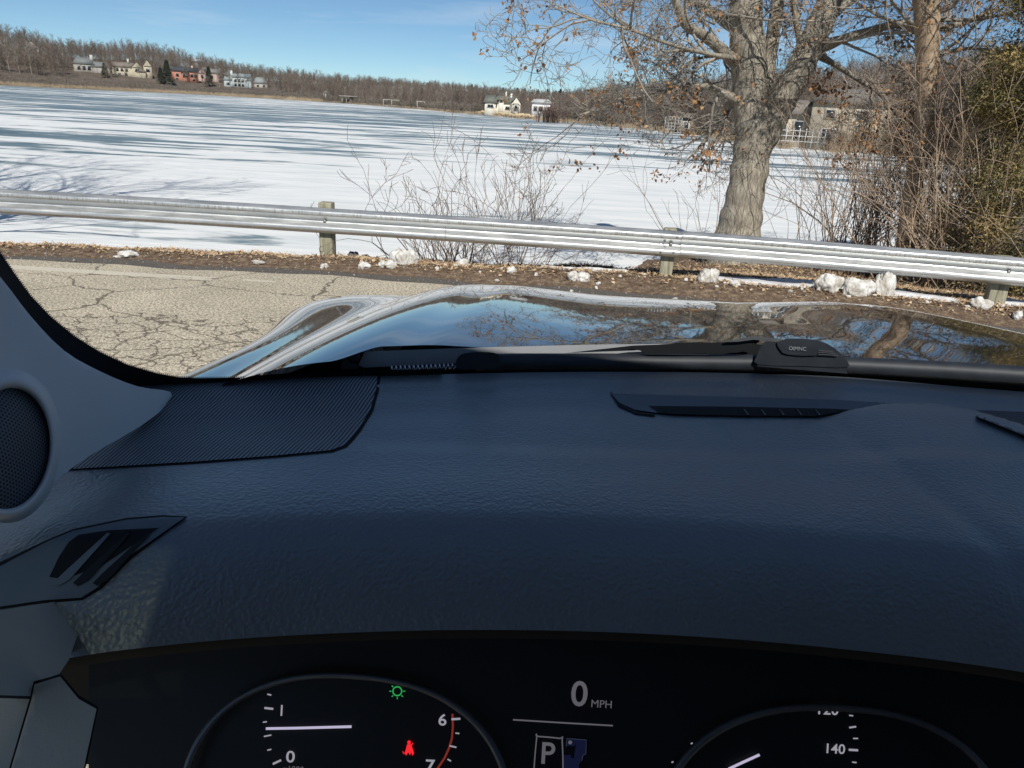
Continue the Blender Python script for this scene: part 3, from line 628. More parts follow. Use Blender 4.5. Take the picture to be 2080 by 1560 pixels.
house(182, 146, "long low house with grey hip roofs and a white chimney, left of the cream gables", [(-9, 3, 0, 9, 4.5, 4.2, 'x', 'hip'), (1, 12, -1, 7, 3.2, 3.4, 'x', 'hip')], (.36, .34, .31), (.20, .215, .215), wins=W_((-6, -3, 0), 2.2, 1.8, 2.4, 0) + W_((8.5,), 1.5, 2, 2, -1), chim=((2, 4, 6, 1.8, 4.5),))
house(270, 156, "large cream house with two front gables and a tan roof on the hillside", [(-12, 4, 0, 9, 5.6, 3.2, 'x', 'gable'), (0, 6, -2, 6, 6.0, 3.4, 'y', 'gable'), (7, 12, -1, 7, 7.2, 4.0, 'y', 'gable'), (3, 8, -3, 2, 3.2, 1.8, 'x', 'hip')], (.50, .45, .34), (.23, .20, .165), wins=W_((-9, -6.2, -3.4), 4, 1.5, 1.8, 0) + W_((3,), 4.2, 2.6, 2, -2) + W_((9.5,), 4.6, 2.2, 2, -1) + W_((-8, -4), 1.2, 1.7, 1.7, 0), chim=((-2, 4, 8, 1.3, 3),))
house(377, 165, "brick-red house with a dark slate roof and a bay window", [(-8.6, 8.6, 0, 9, 6.2, 3.0, 'x', 'gable'), (-2.2, 2.2, -1.8, 0, 5.4, .8, 'x', 'hip')], (.47, .205, .145), (.06, .07, .085), trim=(.62, .45, .33), wins=W_((-5, 4.4, 6.8), 3.8, 1.8, 1.9, 0) + W_((0,), 3.6, 3.0, 2.4, -1.8) + W_((-5.4, 5.4), 1.2, 1.6, 1.5, 0), chim=((5, 4.5, 8, 1.1, 2.4),))
house(413, 166, "narrow pink-white gabled house behind the dark conifer", [(-3.6, 2.4, 0, 8, 5.6, 3.6, 'y', 'gable'), (3, 11, 3, 10, 6, 3.2, 'x', 'gable')], (.62, .45, .40), (.25, .25, .24), wins=W_((-.5,), 3.6, 1.4, 1.7, -.5) + W_((6,), 3.8, 1.8, 1.8, 3))
house(482, 177, "pale blue-grey house with tall window rows and a chimney on its gable", [(-3, 9, 0, 8, 6.4, 2.6, 'x', 'gable'), (-8.6, -3, 1, 8, 4.2, 2.8, 'x', 'hip'), (6.6, 9.4, -2.2, 1, 4.6, 1.2, 'x', 'hip')], (.43, .49, .50), (.27, .32, .33), trim=(.62, .68, .68), wins=W_((-1, 1.4, 3.8), 4.3, 1.6, 1.9, 0) + W_((-1, 1.4, 3.8), 1.5, 1.6, 1.9, 0) + W_((-6,), 2, 2, 1.6, 1), chim=((-3.4, 3, 0, 1.7, 10.6),))
house(530, 178, "small house with a pale grey hipped roof next to the blue-grey house", [(-4.5, 4.5, 0, 8, 2.8, 4.2, 'x', 'hip')], (.40, .38, .34), (.30, .33, .33), wins=W_((-2, 2), 1.2, 1.4, 1.3, 0))
house(405, 150, "upper house with a snowy pale roof showing above the pink gable", [(-4.5, 4.5, 0, 6, 9, 2, 'x', 'gable')], (.15, .14, .13), (.42, .44, .46), wins=W_((-2, 2), 1.4, 1.3, 1.2, 0), rot=.3)
house(424, 158, "smaller snow-roofed house just below the upper one on the hill", [(-3.5, 3.5, 0, 6, 5.5, 2, 'x', 'gable')], (.15, .14, .13), (.42, .44, .46), wins=W_((0,), 1.3, 1.6, 1.2, 0), rot=.3)
house(110, 132, "brown house half hidden by trees with white posts under its eaves", [(-8, 8, 0, 9, 4.0, 3.0, 'x', 'gable')], (.22, .19, .165), (.15, .13, .12), wins=W_((-5, 5), 2, 2.4, 1.8, 0))
house(68, 120, "tall grey gabled house behind bare trees, farthest left", [(-4, 4, 0, 8, 7, 4, 'y', 'gable')], (.46, .44, .41), (.3, .29, .28), wins=W_((0,), 5, 2.2, 2, -.5) + W_((0,), 2, 2.2, 2, -.5))
house(664, 158, "small white house glimpsed high in the wood over the middle shore", [(-2.5, 2.5, 0, 5, 3, 2, 'y', 'gable')], (.6, .6, .6), (.4, .4, .4), wins=W_((0,), 1.6, 1.3, 1.2, -.5))
# cream cottage on the shore and its white neighbour
pc = far_pt(math.degrees(math.atan2(*(onz(1020, 232, -1)[:2]))), 9); pc[2] = .3
house(0, 0, "cream lakeside cottage with arched dormer, green-grey roof and two chimneys", [(-4.4, 3.6, 1, 6, 2.3, 1.9, 'x', 'gable'), (-5.0, -1.9, 0, 5, 2.2, 1.6, 'x', 'hip'), (2.6, 5.0, -.8, 5, 2.3, 1.7, 'y', 'gable'), (-1.1, .3, .5, 3, 3.0, .8, 'x', 'hip')], (.84, .78, .66), (.17, .18, .15), trim=(.9, .86, .76), wins=[(-3.4, 1.3, 1.7, .8, 0), (3.8, 1.4, .9, .9, -1.3), (1.4, 1.0, 1.2, .8, 1), (-.4, 2.7, .8, .5, .5)], chim=((.9, 3.6, 3.5, .45, 1.8), (2.4, 3.2, 2.3, .5, 2.6)), sink=1.2, nm="cottage", p=pc)
pw = far_pt(math.degrees(math.atan2(*(onz(1097, 240, -1)[:2]))), 10); pw[2] = .1
house(0, 0, "plain white house partly hidden by shrubs right of the cream cottage", [(-2.2, 2.4, 0, 5, 2.9, .9, 'x', 'hip')], (.86, .86, .86), (.5, .5, .5), wins=[(-1.3, 1.5, .8, .9, 0), (0, 1.5, .8, .9, 0)], sink=1.2, p=pw)
# the low stone wall of the cottage
st = MB(); rgs = np.random.RandomState(2)
def rock(mb, c, s, rg_, flat=.7, seg=1):
    import bmesh
    from mathutils import noise as mn
    bm = bmesh.new(); bmesh.ops.create_icosphere(bm, subdivisions=2 if seg == 1 else 4, radius=1.0)
    V = np.array([v_.co[:] for v_ in bm.verts]); o = rg_.uniform(-20, 20, 3); k = []
    for q in V:
        p = Vector(q * 1.1 + o); k.append(1 + .42 * mn.fractal(p, .9, 2.1, 3 if seg == 1 else 6) + (.16 * (abs(mn.noise(p * 2.6)) - .25) if seg == 2 else 0))
    V = V * np.array(k)[:, None] * np.array([s[0], s[1], s[2]]); F = np.array([[q.index for q in f_.verts] for f_ in bm.faces]); bm.free(); mb.add(V + np.asarray(c), F)
M_SAND = mat_simple("sandstone", (.50, .38, .22), (.66, .54, .36), 1.5, .9)
for i in range(34):
    a_ = -3.3 + i * .115; p = far_pt(a_, 4.0 + rgs.uniform(-.5, .5)); rock(st, (p[0], p[1], -.35 + rgs.uniform(-.1, .2)), (.55 * rgs.uniform(.7, 1.3), .5, .45 * rgs.uniform(.6, 1.3)), rgs)
tag(st.build("boulder_wall", M_SAND, smooth=True), "low wall of tan boulders along the water below the cream cottage", "wall")
# boat lifts standing empty on the shore
M_LIFT = mat_simple("lift_frame", (.36, .34, .31), (.46, .44, .40), 1, .6)
def lift_frame(px, w_, label):
    a_ = math.degrees(math.atan2(*(onz(px, 214, -1)[:2]))); p = far_pt(a_, 2.0); p[2] = LAKE_Z; e = empty("boat_lift", p, -rad(a_)); tag(e, label, "boat lift", "empty boat lifts on the shore")
    for sx in (-1, 1):
        b = MB()
        for sy in (0, 3): b.box((sx * w_ / 2, sy, 1.4), (.24, .24, 2.8))
        o = b.build("post", M_LIFT); o.parent = e
    b = MB(); b.box((0, 0, 2.75), (w_ + .5, .2, .3)); b.box((0, 3, 2.75), (w_ + .5, .2, .3)); o = b.build("canopy_frame", M_LIFT); o.parent = e
    b = MB(); b.box((0, 0, .5), (w_, .18, .22)); b.box((0, 3, .5), (w_, .18, .22)); o = b.build("cradle", M_LIFT); o.parent = e
lift_frame(787, 3.4, "empty boat lift frame, first of the three from the west end beside its near twin"); lift_frame(803, 3.0, "empty boat lift frame, second of the close pair on the far shore"); lift_frame(855, 2.7, "empty boat lift frame standing alone, nearest the cream cottage")
pp, a_ = far_pt(math.degrees(math.atan2(*(onz(708, 210, -1)[:2]))), 4), 0; pp[2] = LAKE_Z
e = empty("pergola", pp, rad(12)); tag(e, "pale shelter frame with a flat top at the water's edge", "pergola"); b = MB(); b.box((0, 0, 3.4), (9, 2.5, .3)); o = b.build("roof", M_LIFT); o.parent = e
for x in (-3, -1, 1.2, 3): b = MB(); b.box((x, 0, 1.6), (.3, .3, 3.4)); o = b.build("post", M_LIFT); o.parent = e
for a_, t_, s_, lb in ((22.6, 1.5, .62, 'small pale bare tree in front of the sand-coloured lake house, its left half'), (24.2, 1.2, .7, 'small dark bare tree in front of the sand-coloured lake house, its middle'), (25.8, 1.6, .66, 'small bare tree at the right corner of the sand-coloured lake house'), (20.9, 2, .6, 'small bare tree behind the white dock railing')):
    q_ = dark_.copy() if s_ > .65 else pale.copy(); C.objects.link(q_); p = far_pt(a_, t_); q_.location = p; q_.scale = (s_ * 1.2, s_ * 1.2, s_); tag(q_, lb, 'tree'); q_['group'] = 'small trees by the lake house'
# utility pole
p, a_ = on_hill(131, 142); e = MB(); e.tube([p, p + [0, 0, 10]], [.35, .26], 6); o = e.build("utility_pole", M_FAR2); tag(o, "pale bare pole standing beside the brown half-hidden house", "pole")
# island of brush on the ice
M_RED = mat_simple("reddish_brush", (.115, .075, .062), (.20, .14, .115), .3, .95)
ib = MB(); a0 = math.degrees(math.atan2(*(onz(1117, 248, -1)[:2]))); pos = []; scl = []
for i in range(60): q = onz(1117 + rg.normal() * 12, 247, -1); pos.append(np.array([q[0], 172 + rg.normal() * 1.5, LAKE_Z])); scl.append(rg.uniform(.45, .95))
scatter(ib, BTP, pos, scl, rg); tag(ib.build("shrub_clump", M_RED), "dark reddish shrub clump on the ice in front of the white house", "shrub")
# tan lakeside building behind the oak, shed, rail fence, dock
def at_px(px, Yd, z=LAKE_Z + .6): q = ony(px, 280, Yd); q[2] = z; return q
house(0, 0, "big sand-coloured lake house seen through twigs right of the oak", [(-4.2, 4.0, 0, 7, 4.4, 1.6, 'x', 'hip'), (-8.6, -4.2, 1.5, 7, 3.0, 1.6, 'x', 'hip')], (.50, .44, .34), (.22, .20, .18), wins=W_((-2.2, 1.2), 3.2, 1.0, .8, 0) + W_((-7.2, -5.4), 1.3, 1.0, 1.9, 1.5) + W_((-2, 2), 1, 1.6, 1.2, 0), sink=1.5, p=at_px(1722, 90))
house(0, 0, "small weathered wooden shed on the right-hand shore", [(-1.4, 1.3, 0, 2.6, 2.3, .9, 'y', 'gable')], (.24, .20, .16), (.2, .18, .15), wins=[(-.1, 1.0, .8, 1.1, -.55)], sink=.6, nm="shed", p=at_px(1392, 128, -.7))
M_WHT = mat_simple("white_paint", (.50, .50, .48), (.62, .62, .60), 3, .6)
e = empty("lattice_arch", at_px(1365, 124, LAKE_Z)); tag(e, "white lattice arbour beside the wooden shed", "arbour"); q = e.location
b = MB()
for i in range(6): b.box((-1.3 + i * .5, 0, 1.3), (.08, .08, 2.6))
for i in range(6): b.box((0, 0, .3 + i * .45), (2.7, .08, .07))
b.build("lattice", M_WHT).parent = e
e = empty("dock_railing", at_px(1604, 88, LAKE_Z + .3)); tag(e, "white rail fence on a dock edge directly right of the oak trunk", "fence"); b = MB()
for i in range(9): b.box((-1.8 + i * .7, 0, .9), (.09, .09, 1.9))
b.build("post", M_WHT).parent = e; b = MB()
for i in range(3): b.box((1.0, 0, .5 + i * .55), (6.0, .06, .09))
b.build("rail", M_WHT).parent = e

# ------------------------------------------------------------------ guardrail
gr = empty("guardrail", (0, float(rail_y(0)), 0)); tag(gr, "long galvanised steel W-beam guardrail on wooden posts along the road", "guardrail")
PROF = [(.000, .155), (.010, .155), (.020, .150), (.068, .126), (.080, .118), (.084, .110), (.084, .078), (.080, .069), (.068, .060), (.016, .022), (.006, .012), (.003, .0), (.006, -.012), (.016, -.022), (.068, -.060), (.080, -.069), (.084, -.078), (.084, -.110), (.080, -.118), (.068, -.126), (.020, -.150), (.010, -.155), (.0, -.155)]
def beam(x0, x1, off, z0):
    xs = np.linspace(x0, x1, 60); ys = rail_y(xs); tx = np.gradient(xs); ty = np.gradient(ys); nl = np.hypot(tx, ty); nx, ny = ty / nl, -tx / nl
    V = []
    for th_ in (0, .0035):
        for (d, z) in PROF:
            dd = d * 1.0 + off - th_; V.append(np.stack([xs + nx * dd, ys + ny * dd, np.full_like(xs, z0 + z)], -1))
    V = np.array(V); npf = len(PROF); n_ = len(xs); mb = MB(); Vf = V.transpose(1, 0, 2).reshape(-1, 3); K = 2 * npf; F = []
    for i in range(n_ - 1):
        for j in range(npf - 1): F.append((i * K + j, (i + 1) * K + j, (i + 1) * K + j + 1, i * K + j + 1)); F.append((i * K + npf + j, i * K + npf + j + 1, (i + 1) * K + npf + j + 1, (i + 1) * K + npf + j))
        F.append((i * K, i * K + npf, (i + 1) * K + npf, (i + 1) * K)); F.append((i * K + npf - 1, (i + 1) * K + npf - 1, (i + 1) * K + K - 1, i * K + K - 1))
    for i in (0, n_ - 1):
        for j in range(npf - 1): F.append((i * K + j, i * K + j + 1, i * K + npf + j + 1, i * K + npf + j))
    mb.add(Vf, np.array(F)); return mb.build("beam", M_GALV, gr, smooth=True, sharp=32)
RZ = .450
beam(-9.5, -5.75, .0, RZ); beam(-5.9, 2.05, .001, RZ + .0005); beam(1.92, 5.9 + 1.6, .014, RZ + .008); beam(7.4, 10.5, .006, RZ)
for (x, yb, top, w_) in ((-7.0, 9.98, .5, .17), (-2.42, 9.86, .665, .17), (1.80, 9.55, .62, .155), (5.42, 8.82, .60, .19), (8.9, 7.85, .6, .17)):
    b = MB(); ry = float(rail_y(x)); sl_ = float(rail_y(x + .1) - rail_y(x - .1)) / .2; ang = math.atan(sl_); y0 = ry + .10
    b.box((x, y0, (top - .5) / 2), (w_, .17, top + .5), ang, .96); po = b.build("post", M_POST, gr)
    bv = po.modifiers.new("bevel", 'BEVEL'); bv.width = .012; bv.segments = 2
    h_ = MB(); h_.tube([(x, ry - .012, RZ), (x, ry - .032, RZ), (x, ry - .036, RZ)], [.020, .019, .008], 10); h_.build("bolt", M_BOLT, po)
for dx_, dz in ((-.10, .09), (-.06, .03), (-.05, -.03), (-.10, -.09), (.07, .10), (.05, -.085)):
    b = MB(); x = 1.78 + dx_; y = float(rail_y(x)) - (.03 if abs(dz) < .05 else .088); b.tube([(x, y, RZ + dz), (x, y - .014, RZ + dz)], [.013, .011], 8); b.build("bolt", M_BOLT, gr)

# ------------------------------------------------------------------ verge things
rgl = np.random.RandomState(31)
N = 130000; lx = rgl.uniform(-9, 11, N); s_ = rgl.rand(N) ** .8 * 3.0 + .42; far_ = rgl.rand(N) < .30; s_ = np.where(far_ & (lx > 0), s_ + rgl.rand(N) * 5, s_); ly = road_edge(lx) + s_ ; ly = np.where(lx > 1.2, ly, np.minimum(ly, rail_y(lx) + .45))
den = .5 + .5 * vnoise(lx, ly, 12, 2.5, 3); keep = (rgl.rand(N) < np.clip(den * 1.1 + .25, .12, 1) * np.clip((s_ - .35) / .5, .08, 1)); lx, ly = lx[keep], ly[keep]; N = len(lx)
lz = ground_z(lx, ly) + .012; th = rgl.uniform(0, 6.28, N); Ls = rgl.uniform(.014, .05, N); grass = rgl.rand(N) < .45
wd_ = np.where(grass, .0035, Ls * .38); Ls = np.where(grass, Ls * 1.7, Ls)
dir_ = np.stack([np.cos(th), np.sin(th) * .8, np.where(grass, rgl.uniform(.0, .7, N), rgl.normal(size=N) * .35)], -1); sd = np.stack([-np.sin(th), np.cos(th), rgl.normal(size=N) * .35], -1)
P3 = np.stack([lx, ly, lz], -1); V = np.stack([P3 - sd * wd_[:, None], P3 + sd * wd_[:, None], P3 + dir_ * Ls[:, None] + sd * wd_[:, None] * .5, P3 + dir_ * Ls[:, None] - sd * wd_[:, None] * .5], 1).reshape(-1, 3)
ll = MB(); ll.add(V, np.arange(4 * N).reshape(-1, 4)); tag(ll.build("leaf_litter", M_LITTER), "dry tan grass and fallen oak leaves over the verge", "leaf litter", kind="stuff")
gv = MB(); N = 2600; gx = rgl.uniform(-8, 10, N); gy = road_edge(gx) + rgl.gamma(2, .28, N) + .02; gz = np.where(gy < road_edge(gx), 0, ground_z(gx, gy)); s = rgl.gamma(2, .0026, N) + .002
O8 = np.array([[1, 0, 0], [-1, 0, 0], [0, 1, 0], [0, -1, 0], [0, 0, 1], [0, 0, -1]]); F8 = np.array([[0, 2, 4], [2, 1, 4], [1, 3, 4], [3, 0, 4], [2, 0, 5], [1, 2, 5], [3, 1, 5], [0, 3, 5]])
V = (np.stack([gx, gy, gz + s * .4], -1)[:, None, :] + O8[None] * (s[:, None, None] * rgl.uniform(.6, 1.3, (N, 6, 1)))).reshape(-1, 3); F = (np.arange(N)[:, None, None] * 6 + F8[None]).reshape(-1, 3); gv.add(V, F)
tag(gv.build("gravel", mat_simple("gravel_stone", (.16, .14, .12), (.45, .41, .36), 40, .9)), "loose grit scattered along the road edge", "gravel", kind="stuff")
def lump(px, py, w_, h_, label, mat=M_SNOW, nm="snow_chunk", n=3, seed=1, grp=None, cat="snow chunk"):
    rg_ = np.random.RandomState(seed); p = onz(px, py, .03); p[2] = float(ground_z(p[0], p[1])); wm = w_ / FPX * p[1] * 1.08; hm = h_ / FPX * p[1] * 1.0; b = MB()
    for i in range(n):
        s = (wm * .5 * rg_.uniform(.45, .8) if n > 1 else wm * .5); o = ((rg_.uniform(-.5, .5) * (wm - s)) if n > 1 else 0)
        rock(b, (p[0] + o, p[1] + rg_.uniform(-.03, .03), p[2] + hm * .32 * rg_.uniform(.7, 1.2)), (s, s * .8, hm * (.55 if i else .62)), rg_, seg=2)
    o = b.build(nm, mat, smooth=True); tag(o, label, cat, grp)
lump(824, 540, 42, 34, "largest crumpled snow lump at the verge in front of the dark boulder", seed=2, n=3)
lump(790, 544, 34, 14, "low snow lump touching the largest crumpled one", seed=3, n=3)
lump(740, 544, 28, 12, "small rounded snow lump nearest the left wooden post", seed=4, n=2)
lump(659, 540, 16, 10, "tiny snow lump at the foot of the left wooden post", seed=5, n=2)
lump(941, 534, 22, 16, "single smooth snow ball under the wide bare shrub", seed=6, n=1)
lump(1170, 570, 44, 20, "two-humped snow lump on the dark grit at mid verge", seed=7, n=3)
lump(1035, 558, 18, 12, "little snow lump midway between the smooth ball and the two-humped lump", seed=8, n=2)
lump(1443, 584, 46, 30, "white cone-shaped snow lump right of the middle post", seed=9, n=2)
lump(1490, 590, 20, 10, "small grey snow lump beside the cone-shaped one", seed=19, n=1)
lump(1685, 602, 46, 36, "jagged snow lump at the start of the long snow strip", seed=10, n=3)
lump(1740, 608, 50, 34, "dirty crumbling snow lump between two jagged ones", seed=11, n=4)
lump(1781, 608, 46, 50, "tallest dirty snow lump near the right wooden post", seed=12, n=3)
lump(1992, 634, 36, 20, "broken snow lump at the base of the right wooden post", seed=13, n=3)
lump(2062, 650, 26, 18, "snow lump at the right edge beyond the right post", seed=14, n=2)
lump(272, 518, 46, 10, "flat pale snow crust on the left part of the verge", seed=15, n=3)
lump(235, 520, 14, 5, "tiny crust chip left of the flat snow crust", seed=25, n=1)
lump(520, 532, 36, 6, "thin melting crust halfway between the flat crust and the left post", seed=26, n=2)
lump(822, 514, 48, 26, "dark boulder behind the largest snow lump", M_STONE, "boulder", 1, 16, cat="boulder")
lump(722, 512, 24, 14, "small dark stone right of the left wooden post", M_STONE, "boulder", 2, 17, cat="boulder")
lump(742, 514, 14, 8, "smallest dark stone, between the boulder and the other stone", M_STONE, "boulder", 1, 18, cat="boulder")
for i in range(46):
    px = rgl.uniform(880, 2070); lump(px, 548 + (px - 880) * .065 + rgl.normal() * 10, rgl.uniform(5, 11), rgl.uniform(3, 7), "crumb of old snow on the verge right of the left post", n=1, seed=40 + i, grp="snow crumbs on the verge", nm="snow_crumb", cat="snow crumb")
def patch(pts, label, seed):
    P = np.array([onz(x, y, .05) for x, y in pts]); n_ = len(P); Q = []
    r_ = np.random.RandomState(seed)
    for i in range(n_):
        a1, a2 = P[i], P[(i + 1) % n_]
        for k in range(10): Q.append(a1 + (a2 - a1) * k / 10 + np.array([r_.normal() * .025, r_.normal() * .018, 0]))
    Q = np.array(Q)[:, :2]; c = Q.mean(0); xs = np.linspace(Q[:, 0].min(), Q[:, 0].max(), 70); ys = np.linspace(Q[:, 1].min(), Q[:, 1].max(), 26)
    pts2 = [Vector(q) for q in Q] + [Vector((x, y)) for x in xs for y in ys]
    ve, ed, fa, *_ = delaunay_2d_cdt(pts2, [], [list(range(len(Q)))], 1, 1e-4)
    V = np.array([[v_[0], v_[1]] for v_ in ve]); dd = np.min(np.hypot(V[:, None, 0] - Q[None, :, 0], V[:, None, 1] - Q[None, :, 1]), 1)
    Z = ground_z(V[:, 0], V[:, 1]) - .012 + .05 * sstep(0, .09, dd) + .012 * vnoise(V[:, 0], V[:, 1], seed, 12, 3)
    b = MB(); b.add(np.column_stack([V, Z]), [list(f_) for f_ in fa]); tag(b.build("snow_patch", M_SNOWP, smooth=True), label, "snow patch")
patch([(1380, 563), (1450, 562), (1600, 566), (1750, 582), (1900, 604), (1960, 614), (1955, 622), (1850, 612), (1700, 596), (1560, 582), (1440, 574)], "long white snow strip under the rail between middle and right posts", 3)
patch([(2010, 604), (2120, 618), (2120, 632), (2010, 622)], "short snow strip beyond the right wooden post", 4)
patch([(1085, 538), (1180, 541), (1285, 549), (1288, 553), (1190, 548), (1090, 543)], "thin snow sliver under the rail left of the middle post", 5)
# dry weed stalks along the crest
for i, (px, L_) in enumerate(((40, .45), (250, .22), (300, .25), (335, .2), (352, .35), (440, .38), (560, .25), (585, .3), (615, .26), (640, .22), (760, .25), (700, .2))):
    rg_ = np.random.RandomState(60 + i); p = onz(px, 500 + px * .012, .0); p[1] = float(rail_y(p[0])) + .6; p[2] = float(ground_z(p[0], p[1])); b = MB(); tips_ = []
    for k in range(1 if i in (0, 4, 5) else 4): grow(b, rg_, p + rg_.normal(size=3) * [.05, .02, 0], np.array([rg_.normal() * .3, 0, 1]), L_, .0035, 2, 3, dict(SHR, kids=[3], rmin=.002), tips_)
    for t_, d_ in tips_: rock(b, t_, (.008, .008, .008), rg_)
    tag(b.build("weed_stalk", M_BRUSH), "dry weed stalk standing on the verge crest against the snow", "weed", "dry weed stalks on the verge crest")
#CAR#
# ------------------------------------------------------------------ the car the view is taken from
XC = .40                                  # the car's centre line, right of the driver's eye
car = empty("car", (XC, 1.0, 0)); tag(car, "dark glossy car seen from the driver's seat, navy-grey dashboard and mirror-like bonnet", "car")
def leather(name, c1, c2, rough=.5, bs=.5, bd=.0016, scale=230, spec=.5, coat=0.0):
    a = Mat(name, c1, rough); co = a.coord(); v = a.n("ShaderNodeTexVoronoi", Scale=float(scale)); v.feature = 'SMOOTH_F1'
    wn = a.n("ShaderNodeTexNoise", Scale=scale * .5, Detail=2.0); a.l(co, wn.inputs['Vector']); ad = a.n("ShaderNodeVectorMath"); ad.operation = 'SCALE'; a.l(wn.outputs['Color'], ad.inputs[0]); ad.inputs['Scale'].default_value = .9 / scale
    a2 = a.n("ShaderNodeVectorMath"); a2.operation = 'ADD'; a.l(co, a2.inputs[0]); a.l(ad.outputs[0], a2.inputs[1]); a.l(a2.outputs[0], v.inputs['Vector'])
    f = a.noise(co, 6, 4, .6); a.col(a.ramp(f, [(.3, c1), (.7, c2)])); a.bump(v.outputs['Distance'], bs, bd)
    a.bump(a.noise(co, scale * .25, 4, .6), bs * .5, bd); a.b.inputs['Specular IOR Level'].default_value = spec; a.b.inputs['Coat Weight'].default_value = coat; a.b.inputs['Coat Roughness'].default_value = .42; a.b.inputs['Coat IOR'].default_value = 1.7
    if coat: a.l(a._c, a.b.inputs['Coat Normal'])
    return a.m
M_DASH = leather("dash_vinyl", (.135, .158, .178), (.155, .18, .20), .42, .55, .0016, 270, .9, .8)
M_DASHS = leather("dash_smooth", (.135, .158, .180), (.155, .178, .20), .55, .12, .0006, 700, .4)
M_DASHD = leather("dash_black", (.010, .011, .013), (.014, .015, .018), .6, .2, .0008, 500, .3)
M_BLK = Mat("black_plastic", (.012, .013, .015), .4).m
M_BLKM = mat_simple("black_matte", (.004, .004, .005), (.006, .006, .007), 20, .9)
M_FRIT = Mat("black_frit", (.006, .006, .007), .35).m
M_PLAST = leather("pillar_plastic", (.74, .75, .74), (.78, .79, .78), .6, .15, .0005, 600, .35)
M_SIDE = leather("side_trim", (.36, .34, .29), (.39, .37, .315), .6, .2, .0008, 500, .35)
M_RUB = mat_simple("rubber_seal", (.016, .019, .025), (.026, .03, .038), 30, .5, 0, .1, .002)
M_CHR = Mat("bright_steel", (.6, .62, .65), .25, 1.0).m
M_SATIN = mat_simple("satin_grey_metal", (.13, .135, .145), (.17, .175, .185), 8, .34, .5)
a = Mat("paint", (.012, .013, .015), .03, 0.0); a.b.inputs['IOR'].default_value = 1.75; a.b.inputs['Coat Weight'].default_value = .6; a.b.inputs['Coat Roughness'].default_value = .01
g = a.noise(a.coord(), 7, 5, .6); a.rgh(a.ramp(g, [(.3, .02), (.7, .05)])); dst = a.noise(a.coord(), 260, 3, .7); a.col(a.ramp(dst, [(.5, (.010, .011, .013)), (.8, (.045, .045, .043))])); M_PAINT = a.m
# ribbed cover of the corner speaker
a = Mat("ribbed_cover", (.06, .078, .115), .5); cs_ = a.coord((1, 1, 1), (0, 0, rad(5)))
wv_ = a.n("ShaderNodeTexWave", Scale=72.0, Distortion=0.0); wv_.bands_direction = 'X'; a.l(cs_, wv_.inputs[0]); a.col(a.ramp(wv_.outputs['Fac'], [(.3, (.03, .034, .042)), (.65, (.27, .30, .34))])); a.bump(wv_.outputs['Fac'], .8, .001); M_RIB = a.m

# --- the dashboard's upper surface as a height over the floor plan, metres from the eye
_bp = np.polyfit([-.431, -.288, -.184, .113, .408, .765, 1.25], [.905, .955, .995, 1.048, 1.08, 1.085, .96], 3)
def dbase(x): return np.polyval(_bp, x)
_lp = np.polyfit([onz(180, 1335, CAM_H - .418)[0], onz(470, 1306, CAM_H - .418)[0], onz(1000, 1288, CAM_H - .418)[0], onz(1500, 1310, CAM_H - .418)[0], onz(2080, 1375, CAM_H - .418)[0]],
                 [onz(180, 1335, CAM_H - .418)[1], onz(470, 1306, CAM_H - .418)[1], onz(1000, 1288, CAM_H - .418)[1], onz(1500, 1310, CAM_H - .418)[1], onz(2080, 1375, CAM_H - .418)[1]], 2)
def dlip(x): return np.maximum(np.polyval(_lp, np.clip(x, -.5, .8)), .2)
BUMP_E = np.array([onz(x, y, CAM_H - .36)[:2] for x, y in ((1560, 905), (1640, 862), (1700, 845), (1780, 833), (1880, 829), (1960, 838), (2080, 878), (2300, 960))])
GA = onz(1690, 868, CAM_H - .36)[:2]; GB = onz(2080, 1175, CAM_H - .36)[:2]; GN = np.array([-(GB - GA)[1], (GB - GA)[0]]); GN = GN / np.linalg.norm(GN)
def dash_z(x, y):
    x = np.asarray(x, float); y = np.asarray(y, float); l_ = dlip(x)
    u = np.clip((l_ + .092 - y) / .092, 0, 1.3)
    z = -.36 - .058 * u ** 1.9 + .006 * np.exp(-((y - l_ - .115) / .075) ** 2)
    b = dbase(x); z = z + .004 * sstep(b - .055, b - .03, y) - .003 * np.exp(-((y - b + .12) / .03) ** 2)
    z = z + .004 * sstep(.0, -.05, y - (.80 + .05 * x)) * sstep(-.4, -.2, x)
    ye = np.interp(x, BUMP_E[:, 0], BUMP_E[:, 1]); z = z + .016 * sstep(ye + .002, ye - .008, y) * sstep(.30, .52, x) * sstep(ye - .45, ye - .1, y)
    z = z - .05 * sstep(-.30, -.62, x) * sstep(.85, .55, y)
    gd_ = (x - GA[0]) * GN[0] + (y - GA[1]) * GN[1]; z = z - .0035 * np.exp(-(gd_ / .016) ** 2) * sstep(.0, .12, x - GA[0] + .06) - .005 * sstep(-.01, .05, gd_) * sstep(.05, .3, x - GA[0])
    return z
def on_dash(px, py, off=0.0):
    d = ray(px, py); t = -.36 / d[2]
    for _ in range(25):
        z = float(dash_z(d[0] * t, d[1] * t)) + off; t = .5 * t + .5 * z / d[2]
    return CAM + d * t
xs = np.linspace(-.72, 1.5, 223); s_ = np.concatenate([np.linspace(0, .25, 40), np.linspace(.26, 1, 70)])
X = np.repeat(xs[:, None], len(s_), 1); L_ = dlip(xs)[:, None]; Bs = dbase(xs)[:, None] + .002; Y = L_ + (Bs - L_) * s_[None, :]; Z = CAM_H + dash_z(X, Y)
dm = MB(); v, f = grid_mesh(X, Y, Z); dm.add(v, f[:, ::-1])
dash = dm.build("dashboard", M_DASH, car, smooth=True)
